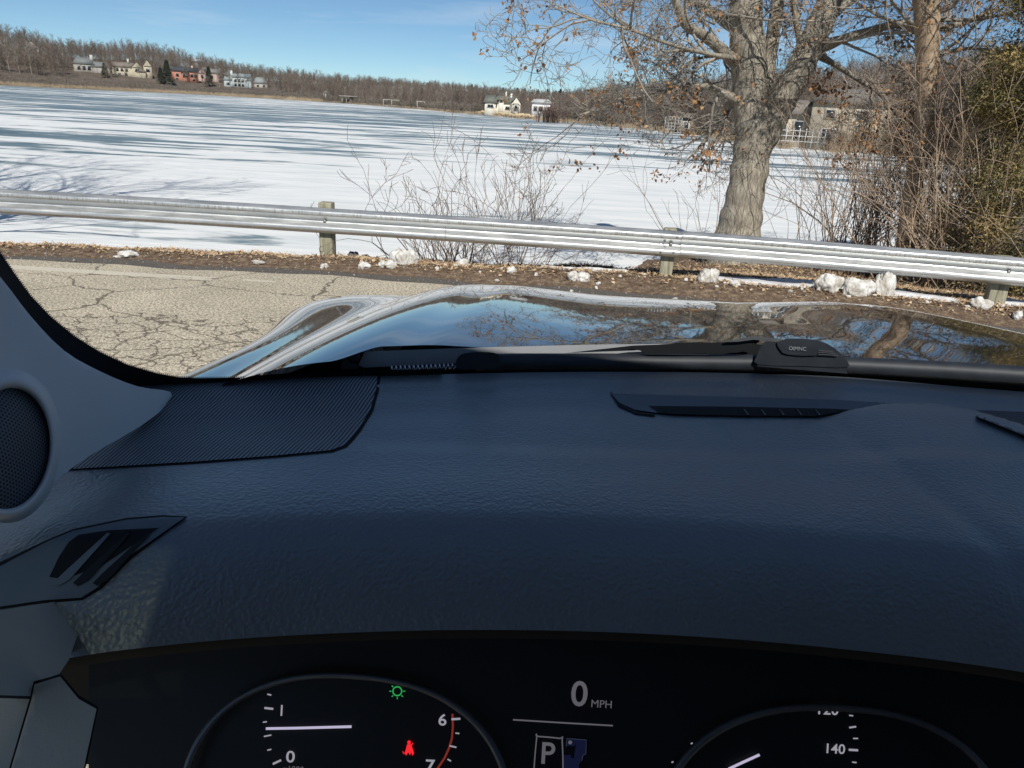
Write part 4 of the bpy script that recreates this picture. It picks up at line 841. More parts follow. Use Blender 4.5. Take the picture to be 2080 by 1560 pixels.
# the brow's underside and the black binnacle beneath it
br = MB(); le = np.stack([xs, L_[:, 0], Z[:, 0]], -1); rows = [le, le + [0, .004, -.012], le + [0, .02, -.02], le + [0, .16, -.035], le + [0, .34, -.10], le + [0, .36, -.4]]
R_ = np.stack(rows, 1); v = R_.reshape(-1, 3); n_, k = len(xs), len(rows); i, j = np.meshgrid(np.arange(n_ - 1), np.arange(k - 1), indexing='ij'); a0 = i * k + j; br.add(v, np.stack([a0, a0 + 1, a0 + k + 1, a0 + k], -1).reshape(-1, 4)); br.build("binnacle", M_BLKM, dash, smooth=True)

def panel(poly, surf, name, mat, parent, off=.001, thick=.003, step=14, smooth=True, closed_curve=True):
    """a sheet that follows a curved surface inside an outline, with a skirt for its edge"""
    P = [np.array(p, float) for p in poly]; n_ = len(P); B = []
    for i in range(n_):
        p, q = P[i], P[(i + 1) % n_]; m_ = max(1, int(np.linalg.norm(q - p) / step))
        for k in range(m_): B.append(p + (q - p) * k / m_)
    B = np.array(B); x0, y0 = B.min(0); x1, y1 = B.max(0)
    pts = [Vector(b) for b in B]
    for x in np.arange(x0 + step * .5, x1, step):
        for y in np.arange(y0 + step * .5, y1, step * .8):
            if np.min(np.hypot(B[:, 0] - x, B[:, 1] - y)) > step * .35: pts.append(Vector((x, y)))
    ve, ed, fa, ov, oe, of_ = delaunay_2d_cdt(pts, [], [list(range(len(B)))], 1, 1e-5)
    V = np.array([surf(q[0], q[1], off) for q in ve]); b = MB(); F = [tuple(f_) for f_ in fa]
    ec = {}
    for f_ in F:
        for i in range(len(f_)):
            e_ = (f_[i], f_[(i + 1) % len(f_)]); ec[e_] = 1
    nb = len(V); V2 = np.array([surf(q[0], q[1], off - thick) for q in ve])
    sk = [(b_, a_, a_ + nb, b_ + nb) for (a_, b_) in ec if (b_, a_) not in ec]
    b.add(np.vstack([V, V2]), F + sk); return b.build(name, mat, parent, smooth=smooth, sharp=50)
def smoothpoly(pts, k=6):
    P = np.array(pts, float); n_ = len(P); out = []
    for i in range(n_):
        p0, p1, p2, p3 = P[i - 1], P[i], P[(i + 1) % n_], P[(i + 2) % n_]
        for s in range(k):
            t = s / k; out.append(.5 * ((2 * p1) + (-p0 + p2) * t + (2 * p0 - 5 * p1 + 4 * p2 - p3) * t * t + (-p0 + 3 * p1 - 3 * p2 + p3) * t ** 3))
    return out
# corner speaker cover with its dark seam
cov = [(180, 780), (345, 776), (560, 768), (767, 762), (764, 790), (752, 832), (728, 872), (700, 904), (672, 914), (560, 925), (400, 937), (250, 946), (150, 952), (100, 900)]
panel([(180, 778), (767, 759), (773, 762), (770, 792), (758, 835), (733, 876), (705, 908), (676, 918), (560, 929), (400, 941), (250, 950), (140, 956), (95, 900)], on_dash, "seam", M_BLKM, dash, .0006, .002)
panel(cov, on_dash, "speaker_cover", M_RIB, dash, .0016, .003)
# defroster outlet
panel([(1241, 799), (1500, 806), (1700, 812), (1800, 818), (1790, 826), (1700, 838), (1670, 844), (1500, 842), (1330, 838), (1290, 832), (1258, 818)], on_dash, "defroster_panel", M_DASHS, dash, .0022, .004)
panel([(1240, 797), (1243, 797), (1262, 820), (1296, 836), (1330, 841), (1330, 845), (1290, 840), (1256, 824)], on_dash, "seam", M_BLKM, dash, .0016, .002)
slot = panel([(1318, 824), (1500, 826), (1690, 830), (1730, 832), (1700, 838), (1660, 845), (1500, 844), (1370, 841), (1340, 838)], on_dash, "defroster_slot", M_BLKM, dash, .0030, .003)
for x in (1510, 1545, 1582, 1618, 1655): panel([(x, 831), (x + 2.5, 831), (x + 12, 843), (x + 9, 843)], on_dash, "vane", M_SATIN, slot, .0045, .001)
panel([(1945, 831), (2120, 838), (2120, 905), (2080, 884)], on_dash, "dash_insert", mat_simple("brown_grey_trim", (.07, .062, .07), (.085, .075, .08), 9, .6), dash, .005, .003)
# shallow groove across the right of the dashboard
# side air vent
vp = [(375, 1051), (330, 1050), (256, 1056), (150, 1078), (100, 1098), (0, 1150), (-60, 1180), (-60, 1240), (0, 1232), (90, 1219), (165, 1214), (200, 1192), (262, 1130)]
sv_ = panel([(380, 1049), (330, 1046), (256, 1052), (150, 1074), (100, 1094), (-60, 1170), (-60, 1246), (0, 1238), (90, 1225), (168, 1219), (206, 1196), (268, 1134)], on_dash, "seam", M_BLKM, dash, .0006, .002)
vent = panel(vp, on_dash, "side_vent", M_DASHS, dash, .0030, .004)
vent_in = panel([(322, 1072), (220, 1077), (160, 1086), (140, 1100), (120, 1130), (100, 1172), (130, 1176), (205, 1150), (262, 1112)], on_dash, "opening", M_BLKM, vent, .0036, .002)
for i in range(3):
    x = 262 - i * 40; panel([(x + 36, 1082), (x + 42, 1084), (x - 42, 1178), (x - 64, 1190), (x - 74, 1184), (x - 54, 1164)], lambda px, py, o: on_dash(px, py, o + .0) , "slat", M_DASHD if i < 2 else M_DASHS, vent, .0050, .003)

# --- windscreen surface, frit border, pillar trim
WR = .98                                  # rake: metres forward lost per metre of height
def ws_y(x, z): return dbase(np.clip(x, -.6, 1.4)) + .012 - (z + .36) * WR
def on_ws(px, py, off=0.0):
    d = ray(px, py); t = 1.0
    for _ in range(60):
        y = float(ws_y(d[0] * t, d[2] * t)) - off * 1.4; t = .6 * t + .4 * y / d[1]
    return CAM + d * t
gl = Mat("clear_glass"); tn = gl.n("ShaderNodeBsdfTransparent"); tn.inputs['Color'].default_value = (.955, .965, .965, 1); gl.t.nodes.remove(gl.b); gl.l(tn.outputs[0], gl.out.inputs['Surface'])
zs_ = np.linspace(-.37, .34, 16); xs2 = np.linspace(-.62, 1.42, 40); Xg, Zg = np.meshgrid(xs2, zs_, indexing='ij'); Yg = ws_y(Xg, Zg) + .004
gm = MB(); v, f = grid_mesh(Xg, Yg, Zg + CAM_H); gm.add(v, f); ws = gm.build("windscreen", gl.m, car, smooth=True)
inner = [(-40, 452), (0, 512), (30, 556), (62, 600), (102, 642), (150, 682), (205, 716), (262, 742), (318, 758), (360, 766), (400, 768), (480, 767), (600, 763), (770, 754), (900, 749)]
outer = [(900, 800), (770, 800), (600, 806), (347, 812), (300, 800), (240, 790), (180, 765), (120, 735), (60, 690), (20, 640), (-40, 560)]
# toothed edge where the frit dissolves into dots
fr = []
for i in range(len(inner) - 1):
    p, q = np.array(inner[i], float), np.array(inner[i + 1], float); L_ = np.linalg.norm(q - p); m_ = max(1, int(L_ / 4.2)); nrm = np.array([(q - p)[1], -(q - p)[0]]) / L_
    for k in range(m_):
        b0 = p + (q - p) * k / m_; b1 = p + (q - p) * (k + .5) / m_
        fr += [b0, b0 + nrm * 2.6, b1 + nrm * 2.6, b1] if inner[i][0] < 860 else [b0]
panel([tuple(p) for p in fr] + outer, on_ws, "windscreen_border", M_FRIT, car, .002, .001, 18)
# pillar trim: a gently swollen sheet from the dashboard corner up and back along the glass
PA = on_dash(345, 795) ; PB = on_ws(-20, 530, .004); PC_ = CAM + ray(0, 1062) * ((-.352) / ray(0, 1062)[2])
nP = np.cross(PB - PA, PC_ - PA); nP /= np.linalg.norm(nP)
if nP.dot(CAM - PA) < 0: nP = -nP
def on_pillar(px, py, off=0.0):
    d = ray(px, py); t = (PA - CAM).dot(nP) / d.dot(nP); p = CAM + d * t; r_ = (px - 170) / 300, (py - 800) / 380
    sw = .022 * math.exp(-(r_[0] ** 2 + r_[1] ** 2) * 1.2); return CAM + d * (t + ((off + sw) / d.dot(nP)))
pil = panel(smoothpoly([(-80, 480), (0, 562), (62, 642), (130, 712), (205, 755), (280, 785), (346, 796), (338, 820), (318, 842), (265, 878), (200, 915), (140, 955), (70, 1012), (0, 1062), (-60, 1100), (-90, 800)], 3), on_pillar, "pillar_trim", M_PLAST, car, .0, .012)
# tweeter housing and its perforated grille
a = Mat("speaker_mesh", (.03, .035, .042), .45, .3); co = a.coord(kind='UV') ; a.t.nodes.remove(co.node)
cg = a.n("ShaderNodeAttribute"); cg.attribute_name = "pp"; 
sp_ = a.n("ShaderNodeSeparateXYZ"); a.l(cg.outputs['Vector'], sp_.inputs[0])
def saw(v, k): return a.math('SUBTRACT', a.math('FRACT', a.math('MULTIPLY', v, k)), .5)
K = 1 / .0034; ux = sp_.outputs[0]; uy = sp_.outputs[1]
def dot(offx, offy):
    fx = saw(a.math('ADD', ux, offx), K); fy = saw(a.math('ADD', uy, offy), K / 1.732); fy = a.math('MULTIPLY', fy, 1.732)
    return a.math('SQRT', a.math('ADD', a.math('MULTIPLY', fx, fx), a.math('MULTIPLY', fy, fy)))
dm_ = a.math('MINIMUM', dot(0, 0), dot(.0017, .00294)); hole = a.math('LESS_THAN', dm_, .33)
a.col(a.mix(hole, (.13, .15, .18), (.006, .007, .009))); a.bump(a.math('SUBTRACT', 1.0, hole), .6, .0006); M_MESH = a.m
def ellipse(cx, cy, rx, ry, th=0, n_=48, a0=0, a1=2 * math.pi, close=False):
    t = np.linspace(a0, a1, n_ + (1 if close else 0), endpoint=close); c_, s_ = math.cos(th), math.sin(th)
    return [(cx + rx * math.cos(q) * c_ - ry * math.sin(q) * s_, cy + rx * math.cos(q) * s_ + ry * math.sin(q) * c_) for q in t]
TC = (18, 905); el_o = ellipse(*TC, 98, 146, rad(4)); el_i = ellipse(TC[0] - 1, TC[1] + 6, 86, 126, rad(6))
def ringsheet(rings, surf, name, mat, parent):
    b = MB(); R_ = []
    for pts, off in rings: R_.append([surf(x, y, off) for x, y in pts])
    R_ = np.array(R_); k, n_ = R_.shape[:2]; i, j = np.meshgrid(np.arange(k - 1), np.arange(n_), indexing='ij'); a0 = i * n_ + j; a1 = i * n_ + (j + 1) % n_
    b.add(R_.reshape(-1, 3), np.stack([a0, a1, a1 + n_, a0 + n_], -1).reshape(-1, 4)); return b.build(name, mat, parent, smooth=True)
rg_e = lambda k: ellipse(TC[0] - (1 if k > .6 else 0), TC[1] + 6 * k, 106 - 22 * k, 154 - 30 * k, rad(4 + 2 * k))
ringsheet([(rg_e(-.15), -.006), (rg_e(.1), .006), (rg_e(.3), .013), (rg_e(.55), .017), (rg_e(.8), .0165), (rg_e(1.0), .012), (rg_e(1.05), .006)], on_pillar, "tweeter_ring", M_PLAST, pil)
gp = panel([p for p in ellipse(TC[0] - 1, TC[1] + 6, 86, 126, rad(6), 40)], lambda px, py, o: on_pillar(px, py, o + .008 * math.sqrt(max(0, 1 - ((px - 17) / 90) ** 2 - ((py - 911) / 130) ** 2))), "tweeter_grille", M_MESH, pil, .006, .001, 12)
at = gp.data.attributes.new("pp", 'FLOAT_VECTOR', 'POINT'); e1 = PB - PA; e1 /= np.linalg.norm(e1); e2 = np.cross(nP, e1)
vv = np.array([q.co[:] for q in gp.data.vertices]); vv = vv + 0; at.data.foreach_set("vector", np.stack([(vv - PA) @ e1, (vv - PA) @ e2, 0 * vv[:, 0]], -1).astype(np.float32).ravel())
# --- lower left: end of the dashboard and door trim
def planef(p1, p2, p3):
    n_ = np.cross(p2 - p1, p3 - p1); n_ /= np.linalg.norm(n_)
    if n_.dot(CAM - p1) < 0: n_ = -n_
    def s(px, py, off=0.0):
        d = ray(px, py); t = (p1 - CAM).dot(n_) / d.dot(n_); return CAM + d * (t + off / d.dot(n_))
    return s
def at_d(px, py, t): return CAM + ray(px, py) * t
F1 = planef(on_dash(120, 1235), at_d(0, 1235, .50), at_d(80, 1420, .455))
door = panel([(-160, 1232), (0, 1241), (112, 1222), (176, 1216), (168, 1260), (140, 1340), (120, 1370), (68, 1384), (62, 1414), (0, 1412), (-160, 1400)], F1, "dash_end_trim", M_SIDE, car, 0, .01)
F2 = planef(at_d(0, 1415, .46), at_d(120, 1375, .45), at_d(60, 1560, .40))
panel([(122, 1374), (70, 1390), (64, 1420), (22, 1562), (10, 1640), (160, 1640), (170, 1562), (196, 1440), (160, 1420)], F2, "side_cover", M_SIDE, car, 0, .01)
panel([(-160, 1406), (0, 1418), (60, 1420), (18, 1562), (6, 1640), (-160, 1640)], F2, "door_trim", M_SIDE, car, -.001, .01)
F2b = F2
panel([(60, 1385), (72, 1384), (124, 1368), (160, 1412), (200, 1436), (172, 1570), (160, 1660), (-160, 1660), (-160, 1400)], F2, "seam", M_BLKM, car, -.012, .001)

# --- instrument cluster: one tilted face, its gauges, digits and lamps
CC = CAM + ray(1150, 1480) * .70; cn = -ray(1150, 1480); cn = cn / np.linalg.norm(cn); cn = cn * .9 + np.array([0, -.35, .1]); cn /= np.linalg.norm(cn)
def on_cl(px, py, off=0.0):
    d = ray(px, py); t = (CC - CAM).dot(cn) / d.dot(cn); return CAM + d * (t + off / d.dot(cn))
clu = panel([(180, 1290), (2200, 1290), (2200, 1720), (180, 1720)], on_cl, "instrument_cluster", Mat("cluster_black", (.003, .003, .004), .6).m, car, 0, .01, 60)
def emis(nm, c, s): 
    q = Mat(nm, (0, 0, 0), .6); q.b.inputs['Emission Color'].default_value = (*c, 1); q.b.inputs['Emission Strength'].default_value = s; return q.m
E_W = emis("lit_white", (.78, .76, .88), .32); E_D = emis("lit_dim_white", (.62, .60, .70), .13); E_N = emis("lit_needle", (.72, .66, .90), .55); E_G = emis("lit_green", (.05, .62, .16), .45); E_R = emis("lit_red", (1, .02, .03), .8); E_RB = emis("lit_red_band", (.65, .08, .05), .22); E_B = emis("lit_navy", (.03, .04, .16), .12); E_Bl = emis("lit_navy_line", (.15, .18, .32), .16)
def strip(pts, w_, name, mat, parent, off=.002):
    b = MB(); P = np.array([on_cl(x, y, off) for x, y in pts]); T = np.gradient(P, axis=0); T /= np.linalg.norm(T, axis=1)[:, None]; S = np.cross(T, cn) * w_ / 2
    V = np.vstack([P - S, P + S]); n_ = len(P); b.add(V, [(i, i + 1, n_ + i + 1, n_ + i) for i in range(n_ - 1)]); return b.build(name, mat, parent)
def txt(s, px, py, hpx, mat, name, parent, xs_=1.0, ang=rad(-3.2)):
    c_ = bpy.data.curves.new(name, 'FONT'); c_.body = s; c_.align_x = 'CENTER'; c_.align_y = 'CENTER'; c_.resolution_u = 4; c_.offset = 0.012 if hpx > 18 else 0.0
    t = bpy.data.objects.new("tmp", c_); C.objects.link(t); bpy.context.view_layer.update()
    me = bpy.data.meshes.new_from_object(t.evaluated_get(bpy.context.evaluated_depsgraph_get())); bpy.data.objects.remove(t)
    V = np.array([v_.co[:] for v_ in me.vertices]); lo, hi = V.min(0), V.max(0); V = V - (lo + hi) / 2; k = hpx / (hi[1] - lo[1]); P = []
    for q in V:
        x, y = q[0] * k * xs_, -q[1] * k; P.append(on_cl(px + x * math.cos(ang) + y * math.sin(ang), py - x * math.sin(ang) + y * math.cos(ang), .0025))
    me.vertices.foreach_set("co", np.array(P).astype(np.float32).ravel()); me.update(); me.materials.clear(); me.materials.append(mat); o = bpy.data.objects.new(name, me); C.objects.link(o); put(o, parent); return o
def gauge(cx, cy, rx, ry, th, name, w_=.0045):
    pts = []
    for q in np.linspace(0, 2 * math.pi, 96, endpoint=False):
        c_, s_ = math.cos(q), math.sin(q); e_ = 2 / 2.35; x = rx * math.copysign(abs(c_) ** e_, c_); y = ry * math.copysign(abs(s_) ** e_, s_); pts.append(on_cl(cx + x * math.cos(th) - y * math.sin(th), cy + x * math.sin(th) + y * math.cos(th), .012))
    b = MB(); b.tube(pts, w_, 10, closed=True); return b.build(name, M_SATIN, clu, smooth=True)
tach = gauge(700, 1675, 336, 303, rad(4), "tachometer", .0034); tach['label'] = "left dial ring with a horizontal white needle"
spd = gauge(1690, 1745, 362, 308, rad(3), "speedometer", .0034); spd['label'] = "right dial ring with a rising white needle"
strip([(540, 1480), (600, 1479), (714, 1476)], .0022, "needle", E_N, tach, .004)
txt("1", 572, 1443, 22, E_W, "numeral", tach, .9); txt("0", 590, 1537, 24, E_W, "numeral", tach, 1.15); txt("6", 899, 1462, 24, E_W, "numeral", tach, 1.1); txt("7", 874, 1556, 26, E_W, "numeral", tach, 1.1); txt("x1000", 596, 1562, 12, E_D, "unit", tach)
for p, q, w_ in (((558, 1386), (566, 1390), .0011), ((543, 1410), (551, 1412), .0012), ((537, 1438), (555, 1440), .0018), ((534, 1467), (542, 1466), .0011), ((536, 1496), (551, 1493), .0012), ((543, 1524), (551, 1522), .0011), ((554, 1552), (571, 1544), .0018),
                 ((917, 1461), (935, 1460), .0018), ((925, 1489), (933, 1490), .0011), ((913, 1515), (927, 1518), .0013), ((909, 1542), (916, 1546), .0012)):
    strip([p, ((p[0] + q[0]) / 2, (p[1] + q[1]) / 2), q], w_, "tick", E_W, tach)
strip([(919, 1450), (920, 1475), (918, 1500), (912, 1520), (903, 1540), (888, 1562), (875, 1580)], .0019, "red_band", E_RB, tach, .0015)
b = MB(); b.tube([on_cl(x, y, .003) for x, y in ellipse(807, 1404, 9, 9, 0, 24)], .0006, 6, closed=True); lampg = b.build("headlamp_light", E_G, clu)
for q in (180, 0, 135, 90, 45, 225):
    c_, s_ = math.cos(rad(q)), math.sin(rad(q)); r0_, r1_ = (12, 16); strip([(807 + c_ * r0_, 1404 + s_ * r0_), (807 + c_ * 14, 1404 + s_ * 14), (807 + c_ * r1_, 1404 + s_ * r1_)], .0009, "beam_mark", E_G, lampg, .003)
bel = panel([(827, 1512), (835, 1512), (838, 1520), (841, 1530), (838, 1535), (835, 1528), (833, 1534), (829, 1528), (825, 1535), (822, 1530), (825, 1520)], on_cl, "seatbelt_light", E_R, clu, .003, .0005, 6); panel(ellipse(831, 1508, 3.6, 4, 0, 14), on_cl, "head_mark", E_R, bel, .003, .0005, 4)
strip([(822, 1530), (831, 1520), (839, 1509)], .0009, "belt_mark", E_R, bel, .0036); strip([(818, 1526), (820, 1531), (824, 1529)], .0007, "arm_mark", E_R, bel, .003)
txt("0", 1177, 1409, 52, E_D, "speed_digit", clu, 1.0); txt("MPH", 1222, 1430, 15, E_D, "speed_unit", clu)
strip([(1042, 1462), (1140, 1468), (1245, 1474)], .0013, "divider_line", E_D, clu)
gb = MB(); gb.tube([on_cl(x, y, .002) for x, y in smoothpoly([(1093, 1496), (1138, 1500), (1142, 1504), (1139, 1600), (1087, 1600), (1090, 1499)], 3)], .0006, 5, closed=True); gbx = gb.build("gear_box", E_D, clu); txt("P", 1114, 1530, 44, E_D, "gear_letter", gbx, .95)
pat = panel([(1151, 1500), (1191, 1503), (1190, 1532), (1184, 1534), (1182, 1545), (1176, 1552), (1176, 1580), (1143, 1580), (1145, 1534), (1160, 1533), (1160, 1540), (1166, 1539), (1170, 1510), (1166, 1516), (1150, 1515)], on_cl, "gear_pattern", E_B, clu, .002, .0005, 10)
strip([(1150, 1516), (1151, 1500), (1191, 1503), (1190, 1532), (1184, 1534), (1182, 1545)], .0006, "outline", E_Bl, pat, .003); panel(ellipse(1158, 1508, 4, 4, 0, 14), on_cl, "gear_dot", E_D, pat, .003, .0005, 4)
strip([(1480, 1562), (1510, 1548), (1543, 1533)], .0022, "needle", E_N, spd, .004)
txt("120", 1683, 1441, 22, E_W, "numeral", spd, 1.05); txt("140", 1698, 1521, 20, E_W, "numeral", spd, 1.05)
for p, q, w_ in (((1725, 1453), (1733, 1454), .0011), ((1725, 1478), (1739, 1476), .0014), ((1733, 1500), (1743, 1500), .0011), ((1724, 1523), (1743, 1524), .0018), ((1731, 1548), (1740, 1549), .0011), ((1403, 1511), (1407, 1509), .0011), ((1364, 1549), (1368, 1547), .0011)):
    strip([p, ((p[0] + q[0]) / 2, (p[1] + q[1]) / 2), q], w_, "tick", E_W, spd)
# hood over the cluster hides the upper halves of the dials' numerals
# --- bonnet and wings
def gapx(y): return -.36 + .13 * (y - 1.05)            # joint between wing and bonnet on the driver's side
def long_z(y):
    y = np.asarray(y, float); yy = np.linspace(.8, 2.6, 400); s = np.radians(np.interp(yy, [.8, 1.05, 1.3, 1.5, 1.65, 1.8, 1.9, 2.0, 2.1, 2.2, 2.6], [2.4, 3.6, 5.2, 6.5, 7.3, 8.4, 10.5, 14.5, 24, 42, 60])); z = -np.cumsum(np.tan(s)) * (yy[1] - yy[0]); z -= np.interp(1.12, yy, z)
    return np.interp(y, yy, z) - .336
def hood_z(x, y):
    x = np.asarray(x, float); y = np.asarray(y, float); g = gapx(y); q = np.minimum(x - g, 2 * XC - g - x)
    z = long_z(y) - .012
    f = .75
    z = z + .017 * f * (1 - sstep(.235, .50, q)) * 1.0
    z = z + .002 * f * np.exp(-((q - .235) / .04) ** 2)
    z = z - .034 * np.clip(1 - q / .17, 0, 1.2) ** 2.2
    return z
def wing_z(x, y):
    g = gapx(y); q = np.minimum(x - g, 2 * XC - g - x); p = -q; wl = .098 + .125 * sstep(1.15, 2.0, y)
    zg = hood_z(g, y); u = p / wl
    return zg - .001 - wl * ((.025 + .095 * sstep(1.8, 1.15, y)) * u + .21 * ((u - .45) ** 3 + .0911) + .30 * np.clip(u - 1.0, 0, 3) ** 2)
def strip_surf(fn, x0f, x1f, y0f, y1, nx, ny, name, mat, parent):
    b = MB(); ys = np.linspace(0, 1, ny); u = np.linspace(0, 1, nx); X = np.zeros((nx, ny)); Y = np.zeros((nx, ny))
    for i in range(nx):
        for j in range(ny):
            xm = x0f(1.0) + (x1f(1.0) - x0f(1.0)) * u[i]; y = y0f(xm) + (y1 - y0f(xm)) * ys[j] ** 1.0; Y[i, j] = y; X[i, j] = x0f(y) + (x1f(y) - x0f(y)) * u[i]
    Z = fn(X, Y); v, f = grid_mesh(X, Y, Z + CAM_H); b.add(v, f[:, ::-1]); return b.build(name, mat, parent, smooth=True)
hb = lambda x: float(dbase(np.clip(x, -.5, 1.3))) - .02 + .078 * float(sstep(-.235, -.19, x))
strip_surf(hood_z, lambda y: gapx(y) + .003, lambda y: 2 * XC - gapx(y) - .003, hb, 2.5, 260, 200, "bonnet", M_PAINT, car)
wx = lambda y: gapx(y) - (.098 + .125 * float(sstep(1.15, 2.0, y))) * 2.0
hb2 = lambda x: float(dbase(-.4)) + .0 if x < XC else float(dbase(1.2)) + .03
strip_surf(wing_z, wx, lambda y: gapx(y) - .002, hb2, 2.5, 80, 160, "wing", M_PAINT, car)
strip_surf(wing_z, lambda y: 2 * XC - gapx(y) + .002, lambda y: 2 * XC - wx(y), hb2, 2.5, 80, 160, "wing", M_PAINT, car)
# side body below so that the wings do not float
b = MB(); b.box((XC, 1.7, .72), (1.5, 1.3, .9)); b.build("engine_bay", M_BLKM, car)
# --- cowl, wiper gear
def on_y(Y):
    def s(px, py, off=0.0): return CAM + ray(px, py) * ((Y - off) / ray(px, py)[1])
    return s
def cow(px, py, off=0.0): # vertical sheet following the scuttle
    d = ray(px, py); t = 1.1
    for _ in range(20): t = .5 * t + .5 * (float(dbase(np.clip(d[0] * t, -.5, 1.3))) + .055 - off) / d[1]
    return CAM + d * t
panel([(330, 790), (395, 772), (470, 766), (585, 758), (650, 734), (690, 718), (740, 714), (1000, 706), (1420, 695), (1560, 700), (1800, 735), (2200, 770), (2200, 860), (1500, 820), (330, 830)], cow, "scuttle", M_BLK, car, .0, .01, 20)
panel([(590, 762), (640, 742), (680, 722), (700, 713), (716, 711), (730, 716), (734, 760)], cow, "hinge_cover", M_BLK, car, .004, .004, 12)
panel([(740, 714), (1000, 705), (1200, 700), (1440, 697), (1440, 722), (1300, 722), (925, 738), (740, 747), (728, 742)], cow, "scuttle_panel", mat_simple("scuttle_grey", (.30, .31, .33), (.34, .35, .37), 14, .5), car, .008, .004, 20)
wp = empty("wiper", cow(1300, 730)); put(wp, car)
b = MB(); c0 = cow(719, 722, .012)
b.tube([cow(719, 725, .008), cow(719, 725, .016), cow(719, 725, .0175)], [.0085, .0085, .0070], 24); b.build("pivot_cap", M_RUB, wp, smooth=True)
panel(smoothpoly([(697, 728), (706, 730), (722, 738), (728, 748), (700, 750), (692, 747)], 3), cow, "pivot_bracket", M_SATIN, wp, .014, .006, 8)
b = MB(); t_ = np.linspace(0, 1, 260); P = []
p0, p1 = cow(793, 749, .020), cow(925, 744, .020)
for q in t_: P.append(p0 + (p1 - p0) * q + .0042 * np.array([0, math.cos(q * 15 * 2 * math.pi), math.sin(q * 15 * 2 * math.pi)]))
b.tube(P, .0016, 6); b.build("spring", M_CHR, wp, smooth=True)
b = MB(); q, r_ = catmull([cow(968, 737, .028), cow(1100, 735, .03), cow(1400, 736, .03), cow(1700, 742, .03), cow(2080, 763, .03), cow(2400, 790, .03)], [.013, .0125, .0125, .0135, .0145, .015], 8); b.tube(q, r_, 14); b.build("wiper_arm", M_RUB, wp, smooth=True)
panel(smoothpoly([(926, 735), (935, 721), (955, 716), (985, 715), (1008, 718), (1014, 728), (1010, 747), (970, 750), (930, 750)], 3), cow, "arm_cap", M_RUB, wp, .044, .02, 9)
panel([(1150, 717), (1285, 702), (1440, 696), (1450, 702), (1360, 706), (1285, 712)], cow, "blade_rubber", M_BLK, wp, .030, .006, 12)
panel(smoothpoly([(1278, 706), (1350, 699), (1400, 697), (1470, 695), (1520, 686), (1545, 688), (1530, 703), (1500, 716), (1400, 718), (1320, 719), (1300, 712)], 2), cow, "blade", M_BLK, wp, .042, .008, 12)
panel([(1470, 695), (1500, 688), (1527, 682.5), (1560, 685), (1600, 691), (1596, 697), (1560, 692), (1530, 690), (1500, 694)], cow, "blade_spine", M_SATIN, wp, .050, .006, 10)
cn_ = panel(smoothpoly([(1538, 722), (1546, 704), (1556, 694), (1580, 694), (1598, 688), (1630, 688), (1664, 692), (1690, 704), (1710, 720), (1720, 732), (1719, 746), (1640, 744), (1540, 740)], 3), cow, "blade_connector", M_RUB, wp, .052, .02, 9)
panel(smoothpoly([(1578, 695), (1600, 692), (1660, 702), (1657, 722), (1600, 720), (1586, 712)], 2), cow, "release_cap", M_RUB, cn_, .056, .004, 8)
for k in range(3): panel([(1662, 711 + k * 4), (1692 + k * 5, 713 + k * 4), (1692 + k * 5, 714.6 + k * 4), (1662, 712.6 + k * 4)], cow, "ridge", M_SATIN, cn_, .0575, .002, 10)
# raised lettering on the connector, worn as in the photograph
_on = on_cl; _cn = cn
def on_cl(px, py, off=0.0): return cow(px, py, .0585)
txt("OIMNC", 1620, 708, 7.5, mat_simple("worn_letter", (.20, .22, .24), (.32, .34, .36), 60, .5), "lettering", cn_, 1.0)
on_cl = _on
panel([(1538, 737), (1715, 745), (1722, 759), (1538, 744)], cow, "connector_skirt", M_RUB, cn_, .050, .01, 12)
panel([(330, 786), (770, 765), (1200, 753), (1500, 755), (2200, 778), (2200, 830), (1500, 800), (330, 830)], cow, "lower_seal", M_FRIT, car, .018, .01, 20)

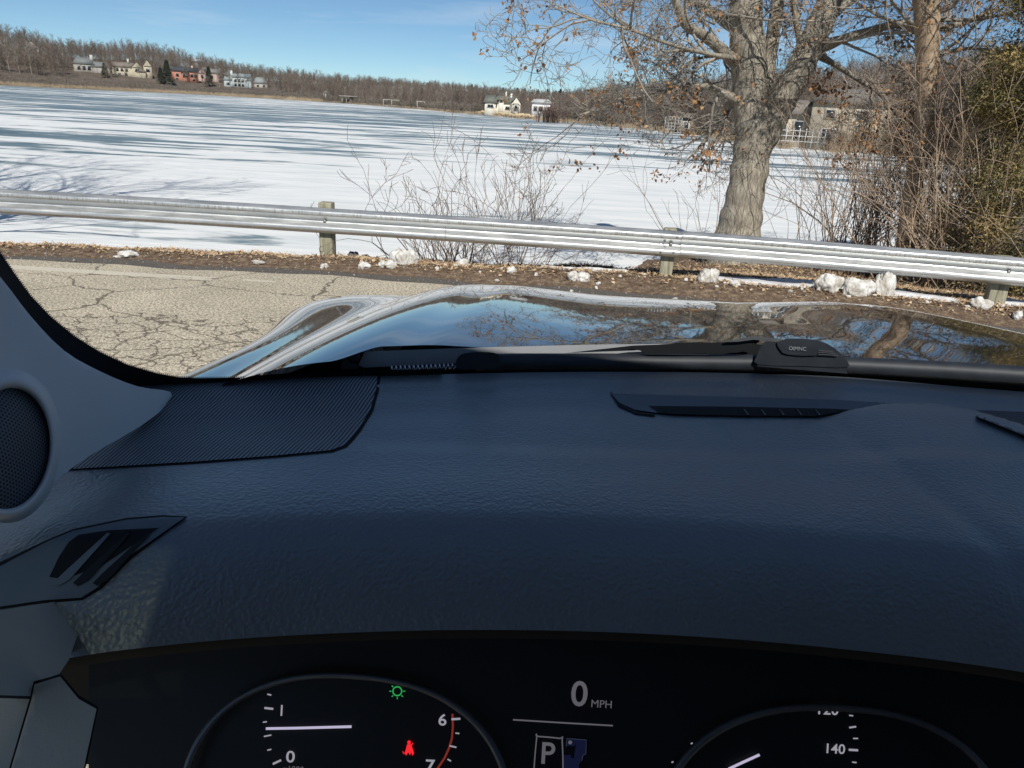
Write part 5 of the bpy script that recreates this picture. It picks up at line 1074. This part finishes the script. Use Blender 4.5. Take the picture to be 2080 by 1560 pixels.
# --- the rest of the cabin: roof with an added sun-patch opening, doors, floor (they shade the dashboard)
M_HEAD = mat_simple("headliner", (.15, .15, .148), (.17, .17, .168), 60, .95); M_TRIM = mat_simple("cabin_trim", (.05, .052, .055), (.06, .062, .065), 30, .8)
rf = MB(); RX0, RX1, ZR = XC - .88, XC + .88, CAM_H + .33
HX0, HX1, HY0, HY1 = HOLE = (-.62, -.10, -.62, -.28)
HX0, HX1, HY0, HY1 = -.34, -.165, -.72, -.16  # narrow opening shaped so a sun patch lands on the lower-left trim
for (x0, x1, y0, y1) in ((HX1, RX1, -2.2, .33), (RX0, HX0, -2.2, .33), (HX0, HX1, HY1, .33), (HX0, HX1, -2.2, HY0)):
    rf.box(((x0 + x1) / 2, (y0 + y1) / 2, ZR + .03), (x1 - x0, y1 - y0, .05))
sg = Mat("sun_patch_tint"); tn = sg.n("ShaderNodeBsdfTransparent"); tn.inputs['Color'].default_value = (.15, .165, .155, 1); sg.t.nodes.remove(sg.b); sg.l(tn.outputs[0], sg.out.inputs['Surface'])
b = MB(); b.box(((HX0 + HX1) / 2, (HY0 + HY1) / 2, ZR + .045), (HX1 - HX0, HY1 - HY0, .004)); b.build("sun_patch_pane", sg.m, car)  # unseen pane added to dim that sun patch
rf.build("roof", M_HEAD, car)
for sx in (-1, 1):
    b = MB(); x = XC + sx * .84; b.box((x, -1.15, 1.24 if sx > 0 else 1.18), (.06, 2.4, .9 if sx > 0 else .62)); b.box((x - sx * .06, -.62, ZR - .25), (.05, .10, .62)); b.box((x - sx * .04, -1.9, ZR - .25), (.05, .5, .62)); b.build("door", M_TRIM, car)  # sills uneven, lower on the left to let more light in
b = MB(); b.box((XC + .5, .26, ZR - .07), (.5, .02, .13)); b.build("shading_visor", M_HEAD, car); b = MB(); b.box((XC - .42, .27, ZR - .07), (.44, .02, .12)); b.build("shading_visor", M_HEAD, car)  # unseen visors added to shade the dashboard
for sx in (-1, 1):
    tgm = Mat("side_glass"); tn = tgm.n("ShaderNodeBsdfTransparent"); k_ = .85 if sx < 0 else .35; tn.inputs['Color'].default_value = (k_, k_, k_, 1); tgm.t.nodes.remove(tgm.b); tgm.l(tn.outputs[0], tgm.out.inputs['Surface']); b = MB(); b.box((XC + sx * .845, -1.0, 1.9), (.004, 2.1, .70)); b.build("side_window", tgm.m, car)  # panes added to dim side light, clearer on the left so more enters
b = MB(); b.box((XC, -.9, .55), (1.6, 3.4, .06)); b.box((XC, -2.3, 1.3), (1.5, .08, 1.6)); b.build("cabin_floor", M_TRIM, car)
for sx in (-.0, .8):
    b = MB(); b.box((sx, -.75, 1.0), (.5, .5, .14)); b.box((sx, -1.05, 1.3), (.5, .14, .7)); s_o = b.build("seat", M_TRIM, car)
    h_ = MB(); h_.box((sx, -1.08, 1.78), (.26, .1, .18)); h_.build("headrest", M_TRIM, s_o)
